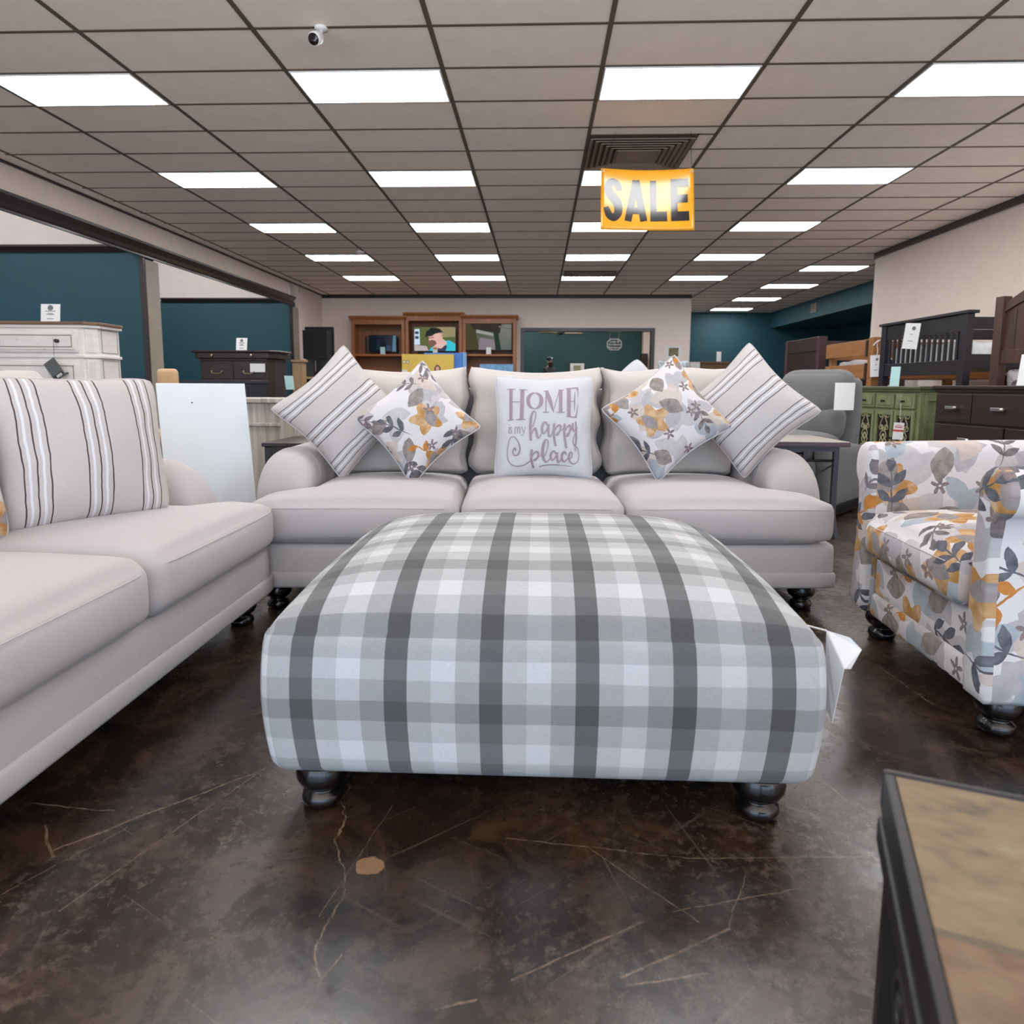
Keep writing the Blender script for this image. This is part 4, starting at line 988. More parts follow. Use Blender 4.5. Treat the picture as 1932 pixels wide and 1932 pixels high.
# dark end table behind the left arm of the sofa
a = at(497, 843, Y=3.75)
def end_table(label, loc, w_, d_, h, top, leg, th=.022, brace=True, rz=0, metal=False, name='end_table'):
    t = thing(name, label, 'table', loc, rz, None)
    bxp('top', (0, w_, 0, d_, h-th, h), top, t, .004)
    e = .012 if not metal else .04; lw = .045 if not metal else .028
    for i, x in enumerate((e, w_-e-lw)):
        for j, y in enumerate((e, d_-e-lw)):
            if metal:
                sx, sy = (-1 if i == 0 else 1), (-1 if j == 0 else 1); c = (x+lw/2, y+lw/2)
                mb = MB(); pts = [(0, h-th), (0, .16), (.008, .08), (.028, .0)]
                for (o0, z0), (o1, z1) in zip(pts[:-1], pts[1:]):
                    hw = lw/2; V = []
                    for o_, z in ((o0, z0), (o1, z1)): V += [(c[0]+sx*o_+dx*hw, c[1]+sy*o_*.3+dy*hw, z) for dx, dy in ((-1, -1), (1, -1), (1, 1), (-1, 1))]
                    mb.add(V, [(0, 1, 2, 3), (7, 6, 5, 4), (0, 4, 5, 1), (1, 5, 6, 2), (2, 6, 7, 3), (3, 7, 4, 0)])
                mb.build('leg', leg, t)
            else: bxp('leg', (x, x+lw, y, y+lw, 0, h-th), leg, t)
    ap = MB(); hh = .045 if not metal else .03
    for (x0, x1, y0, y1) in ((e+lw, w_-e-lw, e, e+.02), (e+lw, w_-e-lw, d_-e-.02, d_-e), (e, e+.02, e+lw, d_-e-lw), (w_-e-.02, w_-e, e+lw, d_-e-lw)): ap.box(x0, x1, y0, y1, h-th-hh, h-th)
    ap.build('apron', leg, t)
    if metal:
        MB().tube([(e+lw/2, e+lw/2, h-.115), (w_-e-lw/2, e+lw/2, h-.115)], .008, 8).build('rod', leg, t, smooth=True)
        MB().tube([(w_-e-lw-.0, e+lw/2, h-.14), (w_-e-lw-.16, e+lw/2, h-.24)], .005, 8).build('brace', leg, t, smooth=True)
        MB().tube([(e+lw/2, d_-e-lw/2, h-.115), (w_-e-lw/2, d_-e-lw/2, h-.115)], .008, 8).build('rod', leg, t, smooth=True)
        MB().tube([(w_-e-lw/2, e+lw, .17), (w_-e-lw/2, d_-e-lw, .17)], .008, 8).build('stretcher', leg, t, smooth=True)
    return t
end_table('dark brown wooden end table behind the left arm of the sofa', (a.x, 3.72, 0), .62, .55, .555, M['espresso_h'], M['espresso'])
r = at(1604, 838, Y=3.93)
end_table('end table with grey wood top and metal legs behind the right sofa arm', (r.x-.62, 3.93, 0), .62, .56, .572, M['grey_wood_top'], M['charcoal_metal'], .03, True, 0, True)
bxp('edge_band', (-.003, .623, -.003, .563, .545, .5695), M['purple_brown'], [o for o in bpy.data.objects if o.name.startswith('end_table')][-1], .003)
"""
"""
# grey recliner behind the end table
rc = at(1548, 800, Y=4.95)
t = thing('recliner', 'grey velvet recliner behind the metal-legged end table, white paper on its back', 'recliner', (rc.x-.09, 5.08, 0), RAD(-42))
def plump(k, lean=0, sgn=1):
    def f(u, p):
        fx = max(0, 1-u[0]**2); fz = max(0, 1-u[2]**2); y = p[1]+u[1]*k*(fx*fz)**.5+lean*p[2]
        return (p[0], y+.006*sin(7*u[0]+5*u[2]), p[2])
    return f
mb = MB(); soft_box(mb, (.54, .27, .37), .12, (14, 8, 12), plump(.06, .40), (0, .24, .835)); mb.build('head_cushion', M['grey_velvet'], t, smooth=True)
mb = MB(); soft_box(mb, (.54, .22, .26), .09, (14, 8, 10), plump(.05, .25), (0, .10, .62)); mb.build('lumbar_cushion', M['grey_velvet'], t, smooth=True)
mb = MB(); soft_box(mb, (.54, .60, .18), .07, (12, 12, 6), lambda u, p: (p[0], p[1], p[2]+.03*u[2]*(1-u[0]**2)*(1-u[1]**2)), (0, -.20, .46)); mb.build('seat_cushion', M['grey_velvet'], t, smooth=True)
mb = MB(); soft_box(mb, (.58, .14, .76), .06, (10, 6, 14), lambda u, p: (p[0]*(1-.12*max(0, u[2])), p[1]+.28*(p[2]+.2), p[2]), (0, .32, .58)); mb.build('back_shell', M['grey_velvet'], t, smooth=True)
for s in (-1, 1):
    mb = MB(); soft_box(mb, (.13, .78, .44), .06, (8, 14, 8), lambda u, p: (p[0], p[1], p[2]+.05*(u[2] > 0)*(-u[1])), (s*.335, -.10, .29)); mb.build('arm', M['grey_velvet'], t, smooth=True)
mb = MB(); soft_box(mb, (.60, .12, .30), .04, (10, 5, 8), None, (0, -.48, .25)); mb.build('footrest', M['grey_velvet'], t, smooth=True)
mb = MB(); mb.box(-.40, .40, -.36, .36, .02, .09).build('base', M['black'], t, bevel=.01)
p0_, p1_ = at(1576, 722, Y=4.83), at(1614, 774, Y=4.83)
pw, ph = p1_.x-p0_.x, p0_.z-p1_.z
tag(MB().grid(lambda u, v: (p0_.x+pw*u, 4.83+.03*u*u, p0_.z-ph*v), np.linspace(0, 1, 7), (0, 1)).build('paper_sheet', M['paper'], recalc=False), 'blank white paper sheet hung on the grey recliner back', 'paper')
bpy.data.objects['paper_sheet'].modifiers.new('s', 'SOLIDIFY').thickness = .001

# green cabinet with scrollwork doors: local x runs along the front, -y is the front
def along(far, near):
    d = Vector((near[0]-far[0], near[1]-far[1])); return d.length, atan2(d.y, d.x)
far, near = at(1586, 730, Y=7.75), at(1737, 727, Y=6.5)
L_, ang = along((far.x, far.y), (near.x, near.y)); L_ += .0
t = thing('green_cabinet', 'distressed green cabinet with scrollwork doors along the right side', 'cabinet', (far.x, far.y, 0), ang)
GH = .90; GD = .42
MB().box(0, L_, .012, GD, .10, GH-.05).build('carcass', M['green_wood'], t, bevel=.004)
MB().box(-.03, L_+.03, -.03, GD+.02, GH-.035, GH).build('top', M['green_top'], t, bevel=.008)
MB().box(-.015, L_+.015, -.015, GD+.01, GH-.05, GH-.035).build('cornice', M['green_wood'], t, bevel=.004)
ap_ = [(0, .10), (0, .02), (.06, .0), (.10, .045), (.25, .075), (L_-.25, .075), (L_-.10, .045), (L_-.06, 0), (L_, .02), (L_, .10)]
MB().prism(ap_, -.012, .012, 'y').build('apron', M['green_wood'], t, bevel=.003)
MB().prism([(.012, .1), (.012, 0), (.07, 0), (.10, .06), (GD-.1, .06), (GD-.07, 0), (GD, 0), (GD, .1)], L_-.012, L_, 'x').build('side_apron', M['green_wood'], t)
MB().box(L_, L_+.012, .05, .09, .12, GH-.06).box(L_, L_+.012, GD-.06, GD-.02, .12, GH-.06).box(L_, L_+.012, .09, GD-.06, GH-.14, GH-.06).build('side_frame', M['green_wood'], t, bevel=.003)
nd = 4; dw = (L_-.08)/nd
def scroll(mb, cx, cz, s, k, flip):
    """C and S scrolls of one mirrored pair"""
    for m in (-1, 1):
        P = []
        for a in np.linspace(0, 2.6*pi, 24): r = .036*k*(1-a/(3.2*pi)); P.append((cx+m*(.045*k-r*cos(a)), s, cz+flip*(.075*k+r*sin(a))))
        P = P[::-1]+[(cx+m*.028*k, s, cz+flip*.035*k), (cx+m*.05*k, s, cz+flip*-.01*k), (cx+m*.012*k, s, cz-flip*.06*k), (cx, s, cz-flip*.085*k)]
        mb.tube(catmull(P, 2), .0045, 6)
for k in range(nd):
    x0 = .04+k*dw; x1 = x0+dw
    d = MB().box(x0+.012, x1-.012, -.010, .012, GH-.215, GH-.075).build('drawer', M['green_wood'], t, bevel=.004)
    MB().box(x0+.04, x1-.04, -.018, -.010, GH-.19, GH-.10).build('raised_panel', M['green_wood'], d, bevel=.01)
    knob(d, ((x0+x1)/2, -.018, GH-.145), .014)
    z0, z1 = .12, GH-.24; f = .045
    d = MB().box(x0+.008, x0+f, -.010, .012, z0, z1).box(x1-f, x1-.008, -.010, .012, z0, z1).box(x0+f, x1-f, -.010, .012, z1-f, z1).box(x0+f, x1-f, -.010, .012, z0, z0+f).build('door', M['green_wood'], t, bevel=.004)
    MB().box(x0+f, x1-f, .008, .0121, z0+f, z1-f).build('dark_backing', M['dark_void'], d)
    sc_ = MB(); cx = (x0+x1)/2; zc = (z0+z1)/2; hh = (z1-z0)/2-f
    for zz, fl, kk in ((zc+hh*.62, 1, 1.05), (zc+hh*.10, 1, .95), (zc-hh*.20, -1, .95), (zc-hh*.66, -1, 1.05)): scroll(sc_, cx, zz, 0.0, kk*(dw/.30), fl)
    sc_.tube([(cx+.02*cos(a), 0, zc+.03*sin(a)) for a in np.linspace(0, 2*pi, 13)[:-1]], .004, 6, True)
    sc_.build('scrollwork', M['scroll_cream'], d, smooth=True)
    knob(d, (x1-.03 if k % 2 == 0 else x0+.03, -.010, zc), .012)
# hang tag on its right drawer
mt = t.matrix_basis
w0 = at(1700, 745, Y=6.74); w1 = at(1699, 798, Y=6.68)
hg = thing('cabinet_tag', 'white hang tag with a red stripe on the green cabinet', 'tag')
MB().tube([w0, at(1699, 776, Y=6.69), w1], .0018, 5).build('string', M['paper'], hg)
cc = at(1695, 812, Y=6.66); R = Matrix.Translation(cc) @ Matrix.Rotation(RAD(-35), 4, 'Z') @ Matrix.Rotation(RAD(2), 4, 'Y')
MB().box(-.045, .045, -.001, .001, -.09, .075, M=R).build('card', M['paper'], hg)
MB().box(-.045, .045, -.0022, -.001, -.012, .006, M=R).build('red_stripe', M['red_ink'], hg)
rl = MB().tube([R @ Vector((.03*cos(a), -.0022, .03+.022*sin(a))) for a in np.linspace(.3, pi-.3, 9)], .0025, 5); rl.box(-.03, .03, -.0024, -.001, .026, .034, M=R); rl.build('red_print', M['red_ink'], hg)
p = at(1687, 727, Y=7.05); card('tilted aqua price card standing on the green cabinet', (p.x, p.y, GH), .085, .20, RAD(-40), 8, M['paper_aqua'], False)

# dark dresser along the right side
far, near = at(1763, 795, Y=6.0), at(1918, 806, Y=5.16)
L_, ang = along((far.x, far.y), (near.x, near.y)); L_ = 1.55
t = thing('dark_dresser', 'long dark brown dresser with chrome pulls on the right', 'dresser', (far.x, far.y, 0), ang)
bxp('top', (-.03, L_+.03, -.025, .47, .875, .905), M['espresso_h'], t, .006); bxp('frieze', (-.012, L_+.012, -.01, .46, .852, .875), M['espresso_h'], t)
bxp('carcass', (0, L_, 0, .45, .06, .852), M['espresso_h'], t); bxp('plinth', (.02, L_-.02, .02, .43, 0, .06), M['espresso'], t)
xs = [.02, .42, .97, 1.53]
for k in range(3):
    for a, b in zip(xs[:-1], xs[1:]):
        if k > 0 and a == .02: b = .75
        elif k > 0 and a == .42: a, b = .76, 1.53
        elif k > 0: continue
        z1 = .835-k*.255
        d = bxp('drawer', (a+.006, b-.006, -.018, 0, z1-.235, z1), M['espresso_h'], t, .003); m_ = (a+b)/2
        hd = MB().box(m_-.06, m_+.05, -.045, -.036, z1-.125, z1-.10).box(m_-.05, m_-.035, -.036, -.018, z1-.122, z1-.103)
        hd.lathe([(0, 0), (.012, 0), (.016, .012), (.01, .024), (0, .026)], (m_+.055, -.045, z1-.124), 12); hd.box(m_+.03, m_+.045, -.036, -.018, z1-.122, z1-.103)
        hd.build('pull', M['nickel'], d, bevel=.002)
p = at(1921, 728, Y=5.20); card('white and blue information card leaning on the dark dresser', (p.x+.08, p.y, .905), .16, .24, RAD(-50), 14, M['paper'], True, seal=False)

# ---- bunk beds along the right wall.  local x along the end panel (far to near), local y away from us to the wall
def bed_root(name, label, far, near, rz_extra=0):
    L, a = along((far.x, far.y), (near.x, near.y)); return thing(name, label, 'bunk bed', (far.x, far.y, 0), a), L
far, near = at(1664, 613, Y=8.4), at(1826, 587, Y=6.85)
t, L_ = bed_root('bunk_bed', 'black bunk bed with slatted end panel behind the green cabinet', far, near)
top = 1.64
for x in (0, L_-.09): bxp('post', (x, x+.09, 0, .075, 0, top-.03), M['navy_wood'], t)
bxp('cap_rail', (-.03, L_+.03, -.02, .10, top-.03, top), M['navy_wood'], t); bxp('top_rail', (.09, L_-.09, .015, .05, top-.20, top-.03), M['navy_wood'], t)
bxp('bottom_rail', (.09, L_-.09, .015, .05, 1.02, 1.165), M['navy_wood'], t); bxp('low_rail', (.09, L_-.09, .015, .05, .30, .45), M['navy_wood'], t)
ns = 14
for k in range(ns):
    x = .09+(L_-.18)*(k+.75)/(ns+.5); bxp('slat', (x-.017, x+.017, .02, .042, 1.165, top-.20), M['navy_wood'], t, .002)
for z0, z1 in ((1.46, 1.58), (1.08, 1.22)):
    bxp('side_rail', (L_-.07, L_-.04, .075, 1.75, z0, z1), M['navy_wood'], t); bxp('side_rail', (.04, .07, .075, 1.75, z0, z1), M['navy_wood'], t)
bxp('slat_deck', (.07, L_-.07, .075, 1.74, 1.08, 1.10), M['navy_wood'], t)
for x in (0, L_-.09): bxp('post', (x, x+.09, 1.75, 1.825, 0, top-.03), M['navy_wood'], t)
bxp('far_rail', (.09, L_-.09, 1.75, 1.79, 1.38, 1.52), M['navy_wood'], t)
bxp('side_rail', (L_-.07, L_-.04, .075, 1.75, .30, .45), M['navy_wood'], t); bxp('side_rail', (.04, .07, .075, 1.75, .30, .45), M['navy_wood'], t)
bp = t
fm = floral_material('mattress_print', .55, 4.4)
def mattress(label, parent, x0, x1, y0, y1, z0, z1, mat, group='mattresses on the bunk beds', side=None):
    mb = MB(); soft_box(mb, (x1-x0, y1-y0, z1-z0), .05, (12, 14, 5), lambda u, p: (p[0]+.008*sin(9*u[1]), p[1], p[2]+.012*sin(7*u[0]+3*u[1])*(u[2] > 0)), (0, 0, 0))
    o = mb.build('mattress', mat, None, smooth=True); tag(o, label, 'mattress', group)
    o.matrix_world = parent.matrix_basis @ Matrix.Translation(((x0+x1)/2, (y0+y1)/2, (z0+z1)/2)); return o
mattress('plastic-wrapped mattress on the upper deck of the black bunk bed', bp, .09, L_-.09, .09, 1.72, 1.10, 1.36, M['clear_sleeve'])
mattress('colourfully printed mattress below the deck of the black bunk bed', bp, .09, L_-.09, .09, 1.72, .45, .65, fm)
p = at(1726, 633, Y=7.72)
def hang_card(label, p, wd, ht, rz, tilt=0):
    t = thing('price_card', label, 'sign', p, 0, 'price cards', (0, RAD(tilt), rz))
    MB().box(-wd/2, wd/2, -.002, .002, -ht, 0).build('card', M['paper'], t)
    k = MB().lathe([(0, 0), (wd*.13, 0), (wd*.13, .0005), (0, .0005)], (0, 0, 0), 16); k.v = [(a+wd*.1, -.0022-c, -ht*.2+b) for a, b, c in k.v]
    for zz, ww in ((.42, .2), (.68, .36)): k.box(-wd*ww/2, wd*ww/2, -.0028, -.0022, -ht*zz-.006, -ht*zz)
    k.build('print', M['ink'], t); return t
e = at(1728, 610, Y=7.62); hang_card('tall white price card hanging on the slatted black bunk bed end', (e.x-.03, e.y-.01, e.z), .17, .275, RAD(-62), 6)

# printed mattress edge and lower ledge seen past the black bunk
# brown arched bunk end at the far right
far, near = at(1880, 553, Y=6.3), at(1925, 536, Y=5.5)
far = Vector((far.x, far.y)); d_ = Vector((.14, -1)).normalized(); near = far+d_*1.25
L_, a_ = along(far, near); t = thing('arched_bed', 'tall brown bed with arched panelled end at the right edge', 'bunk bed', (far.x, far.y, 0), a_)
for x in (0, L_-.085): bxp('post', (x, x+.085, 0, .085, 0, 1.69), M['walnut'], t)
arc = [(.085, 1.62)]+[(.085+(L_-.17)*s, 1.62+.16*sin(pi*s)**1.0*1) for s in np.linspace(0, 1, 15)][0:]+[(L_-.085, 1.22), (.085, 1.22)]
MB().prism([(.085+(L_-.17)*s, 1.63+.17*sin(pi*s)) for s in np.linspace(0, 1, 17)]+[(L_-.085-(L_-.17)*s, 1.55+.15*sin(pi*s)) for s in np.linspace(0, 1, 17)], .02, .065, 'y').build('arched_rail', M['walnut'], t, bevel=.003)
MB().prism([(.085+(L_-.17)*s, 1.555+.15*sin(pi*s)) for s in np.linspace(0, 1, 17)]+[(L_-.085, 1.22), (.085, 1.22)], .035, .05, 'y').build('panel', M['walnut'], t)
gr = MB()
for k in range(1, 9): x = .085+(L_-.17)*k/9; gr.box(x-.003, x+.003, .031, .035, 1.22, 1.56)
gr.build('panel_grooves', M['espresso'], t)
bxp('lower_rail', (.085, L_-.085, .015, .07, 1.10, 1.22), M['walnut'], t); bxp('low_rail', (.085, L_-.085, .015, .07, .25, .42), M['walnut'], t)
for x in (.01, L_-.05): bxp('side_rail', (x, x+.03, .085, 1.6, .85, 1.0), M['walnut'], t); bxp('side_rail', (x, x+.03, .085, 1.6, .28, .42), M['walnut'], t)
for x in (0, L_-.085): bxp('post', (x, x+.085, 1.6, 1.685, 0, 1.2), M['walnut'], t)
bxp('slat_deck', (.04, L_-.05, .085, 1.6, .85, .87), M['walnut'], t)
mattress('printed mattress edge showing beside the arched brown bed', t, .06, L_-.06, .10, 1.55, .87, 1.06, fm)

# honey pine bunk
far, near = at(1562, 652, Y=10.2), at(1652, 641, Y=8.75)
t, L_ = bed_root('bunk_bed', 'honey pine bunk bed with wide plank end panels', far, near); top = 1.50
bxp('post', (0.02, .11, .02, .10, 0, top-.03), M['honey'], t); bxp('post', (L_-.16, L_-.03, -.01, .10, 0, top+.02), M['honey'], t)
bxp('top_plank', (0, L_-.16, -.02, .02, top-.20, top), M['honey'], t); bxp('mid_plank', (0, L_-.16, -.02, .02, top-.50, top-.31), M['honey'], t); bxp('low_plank', (0, L_-.16, -.02, .02, .30, .50), M['honey'], t)
bxp('bolt_strip', (L_-.20, L_-.16, -.03, .02, top-.22, top-.01), M['espresso'], t); bxp('bolt_strip', (L_-.20, L_-.16, -.03, .02, top-.52, top-.30), M['espresso'], t)
for z0, z1 in ((top-.22, top-.04), (top-.50, top-.36), (.30, .48)):
    bxp('side_rail', (L_-.10, L_-.06, .10, 1.65, z0, z1), M['honey'], t); bxp('side_rail', (.03, .07, .10, 1.65, z0, z1), M['honey'], t)
for x in (.02, L_-.13): bxp('post', (x, x+.1, 1.65, 1.75, 0, top), M['honey'], t)
bxp('slat_deck', (.07, L_-.10, .10, 1.65, top-.50, top-.48), M['honey'], t)
mattress('white-covered mattress on the honey pine bunk bed', t, .10, L_-.13, .12, 1.62, top-.48, top-.24, M['white_fabric'])
e = at(1652, 670, Y=8.73); hang_card('white price card tied to the honey pine bunk bed', (e.x, e.y-.01, e.z), .13, .27, RAD(-40), -3)
hb = MB(); a = at(1651, 640, Y=8.66); hb.tube(catmull([at(1648, 652, Y=8.66), at(1654, 645, Y=8.65), at(1660, 642, Y=8.66), at(1655, 648, Y=8.66), at(1656, 660, Y=8.66), at(1655, 670, Y=8.66)], 4), .006, 6)
tag(hb.build('ribbon_tie', M['paper'], smooth=True), 'white ribbon tied round the honey pine bunk post', 'ribbon')
# dark plum bunk end further back
far, near = at(1482, 645, Y=12.35), at(1546, 637, Y=11.0)
t, L_ = bed_root('bunk_bed', 'dark plum brown bunk bed with solid tall end panel', far, near); top = 1.69
for x in (0, L_-.10): bxp('post', (x, x+.10, 0, .13, 0, top), M['purple_brown'], t)
bxp('panel', (.10, L_-.10, .03, .06, .45, top-.02), M['espresso'], t)
for z0, z1 in ((top-.22, top-.0), (1.02, 1.12), (.30, .46)): bxp('rail', (.10, L_-.10, .015, .08, z0, z1), M['espresso'], t)
for z0, z1 in ((1.40, 1.62), (.95, 1.12), (.25, .42)): bxp('side_rail', (L_-.08, L_-.04, .13, 1.3, z0, z1), M['purple_brown'], t); bxp('side_rail', (.04, .08, .13, 1.3, z0, z1), M['purple_brown'], t)
for x in (0, L_-.10): bxp('post', (x, x+.10, 1.3, 1.4, 0, top-.05), M['purple_brown'], t)
bxp('slat_deck', (.08, L_-.08, .13, 1.3, .93, .95), M['espresso'], t)
# low dark shelf with small white boxes in front of the plum bunk
a, b = at(1478, 716, Y=10.2), at(1516, 716, Y=10.2)
t = thing('low_shelf', 'low dark display shelf in front of the plum brown bunk bed', 'shelf', (a.x, 10.2, 0)); W_ = .62
bxp('shelf_board', (0, W_, 0, .34, .955, .985), M['espresso_h'], t); bxp('shelf_board', (0, W_, 0, .34, .62, .65), M['espresso_h'], t)
for x in (0, W_-.03): bxp('side_panel', (x, x+.03, 0, .34, 0, .955), M['espresso'], t)
bxp('back_panel', (.03, W_-.03, .32, .34, 0, .955), M['espresso'], t)
for k, (px, y0, y1, wd) in enumerate(((1499, 703, 716, .075), (1507.5, 703, 716, .06), (1515, 699, 716, .07))):
    p = at(px, y1, Y=10.28); tag(MB().box(-wd/2, wd/2, 0, .06, 0, .10+.03*(k == 2)).build('gift_box', M['paper'], loc=(p.x, 10.26, .986), bevel=.004), ('leftmost', 'middle', 'tallest, rightmost')[k]+' of the small white boxes on the low dark shelf', 'box', 'white boxes on the low shelf')

# ------------------------------------------------------------------ far end of the hall
def flat(mb, poly, y, mi=0): return mb.add([(x, y, z) for x, z in poly], [tuple(range(len(poly)))], None, mi)
# oak wall units with televisions
WY = 17.9
def pz(px, py, Y=WY): p = at(px, py, Y=Y); return p.x, p.z
def wall_unit(label, px0, px1, pyt, crown=True):
    x0, z = pz(px0, pyt); x1, _ = pz(px1, pyt); sh = pz(px0, 668)[1]; D = YB-WY-.01
    t = thing('wall_unit', label, 'cabinet', (x0, WY, 0), 0, 'oak television wall units'); W = x1-x0; f = .085
    bxp('back_panel', (f, W-f, D-.03, D, .1, z-.12), M['oak_back'], t, 0)
    for x in (0, W-f): bxp('side_post', (x, x+f, 0, D, 0, z-.10), M['oak'], t, .004)
    bxp('head', (f, W-f, 0, D, z-.22, z-.10), M['oak'], t, .004)
    MB().prism([(-.0, z-.10), (-.06, z-.03), (-.06, z), (D, z), (D, z-.10)], -.05, W+.05, 'x').build('crown', M['oak'], t, bevel=.004)
    bxp('shelf', (f, W-f, .0, D-.03, sh-.05, sh), M['oak'], t, .004)
    bxp('base', (f, W-f, .02, D-.03, 0, .55), M['oak'], t, .004)
    for x in (f+.18, W-f-.2): bxp('slot_strip', (x, x+.05, D-.045, D-.03, sh+.02, z-.5), M['espresso'], t, 0)
    return t, sh
u1, sh = wall_unit('left oak wall unit holding the small dark television', 662, 763, 596)
u3, _ = wall_unit('right oak wall unit holding the large dark television', 872.5, 974, 594)
u2, _ = wall_unit('middle, tallest oak wall unit holding the bright television', 764, 871.5, 589)
def tv(label, px0, px1, py0, py1, pics, Y=18.0):
    x0, z1 = pz(px0, py0, Y); x1, z0 = pz(px1, py1, Y); z0 = max(z0, sh+.05); W, H = x1-x0, z1-z0
    t = thing('television', label, 'television', (x0, Y, z0), 0, 'televisions in the oak wall units')
    bxp('housing', (0, W, .0, .06, 0, H), M['black'], t, .006)
    MB().box(W*.4, W*.6, -.06, .12, sh-z0+.001, sh-z0+.012).box(W*.46, W*.54, .02, .05, sh-z0+.012, 0).build('stand', M['black'], t)
    mats = []; mb = MB()
    for k, (poly, c, s) in enumerate(pics):
        mats.append(emit('screen_colour', c, s) if s > 0 else plain('screen_colour', c, .12))
        flat(mb, [(W*(.015+.97*a), H*(.02+.96*b)) for a, b in poly], -.0015-.0003*k, k)
    mb.build('screen', mats, t, recalc=False); return t
FULL = [(0, 0), (1, 0), (1, 1), (0, 1)]
E1 = .9
def ell(cx, cy, rx, ry, n=18, a0=0): return [(cx+rx*cos(a+a0), cy+ry*sin(a+a0)) for a in np.linspace(0, 2*pi, n, endpoint=False)]
tv('small dark television on the left oak shelf', 695, 748, 632, 664, [(FULL, lin(28, 38, 52), 0), ([(.28, .12), (.42, .1), (.40, .8), (.3, .7)], lin(44, 62, 76), .5), ([(.86, 0), (1, 0), (1, 1), (.9, 1)], lin(92, 128, 150), .8), ([(.62, .05), (.8, .05), (.8, .35), (.66, .4)], lin(70, 84, 116), .6)])
tv('bright television showing a man in a flat cap', 780, 860.5, 616, 663,
   [(FULL, lin(96, 104, 66), E1), ([(.55, .55), (1, .6), (1, 1), (.55, 1)], lin(150, 142, 104), E1), ([(0, 0), (.35, 0), (.3, .2), (0, .25)], lin(190, 176, 178), E1), ([(0, .25), (.14, .26), (.13, .92), (.01, .9)], lin(206, 224, 240), E1),
    ([(.02, .5), (.11, .5), (.11, .62), (.02, .62)], lin(60, 78, 88), E1), ([(.02, .7), (.11, .7), (.11, .82), (.02, .82)], lin(60, 78, 88), E1),
    ([(.36, 0), (.40, .12), (.72, .42), (.86, .44), (1, .3), (1, 0)], lin(64, 196, 216), E1), ([(.50, 0), (.55, .2), (.72, .28), (.80, .2), (.76, 0)], lin(62, 70, 92), E1),
    ([(.48, .12), (.46, .40), (.60, .62), (.74, .45), (.80, .32), (.66, .10)], lin(226, 186, 180), E1), (ell(.52, .52, .17, .27), lin(230, 182, 172), E1), (ell(.44, .33, .10, .13), lin(130, 92, 84), E1),
    ([(.26, .58), (.30, .82), (.42, .97), (.60, .95), (.70, .80), (.52, .72), (.36, .60)], lin(40, 44, 42), E1), ([(.24, .56), (.28, .62), (.50, .72), (.44, .62)], lin(70, 62, 64), E1), (ell(.655, .66, .035, .07), lin(220, 170, 160), E1),
    ([(.30, .53), (.47, .58), (.47, .55), (.30, .50)], lin(70, 50, 50), E1)])
tv('large dark television with painted room reflections, right oak shelf', 875, 966, 607, 661, [(FULL, lin(92, 98, 82), 0), ([(0, 0), (.32, 0), (.2, .9), (0, 1)], lin(112, 108, 76), .35), ([(.2, .75), (.75, .6), (.8, 1), (.1, 1)], lin(84, 80, 76), .35), ([(.30, 0), (.72, 0), (.66, .35), (.32, .45)], lin(176, 160, 170), .5), ([(.66, .0), (.78, 0), (.72, .6), (.62, .7)], lin(70, 92, 80), .35), ([(.25, .62), (.62, .50), (.60, .60), (.26, .74)], lin(200, 204, 200), .5), ([(.72, .82), (1, .72), (1, .78), (.74, .88)], lin(160, 158, 150), .4)])  # faintly glowing shapes paint the room's reflection onto the screen
for k, (px, py, nm) in enumerate(((722, 653, 'small dark'), (821, 653, 'bright'), (922, 654, 'large dark'))):
    x, _ = pz(px, py, 17.92); wd = .13
    t = thing('television_card', 'white price card standing in front of the %s television' % nm, 'sign', (x, 17.915, sh), 0, 'white cards in front of the televisions')
    bxp('card', (-wd/2, wd/2, -.004, .004, 0, .19), M['paper'] if k else M['paper_aqua'], t, .006)
    if k == 1: MB().box(-wd/2+.01, wd/2-.01, -.0055, -.004, .13, .185).build('orange_band', plain('orange_print', lin(214, 130, 84), .6), t)
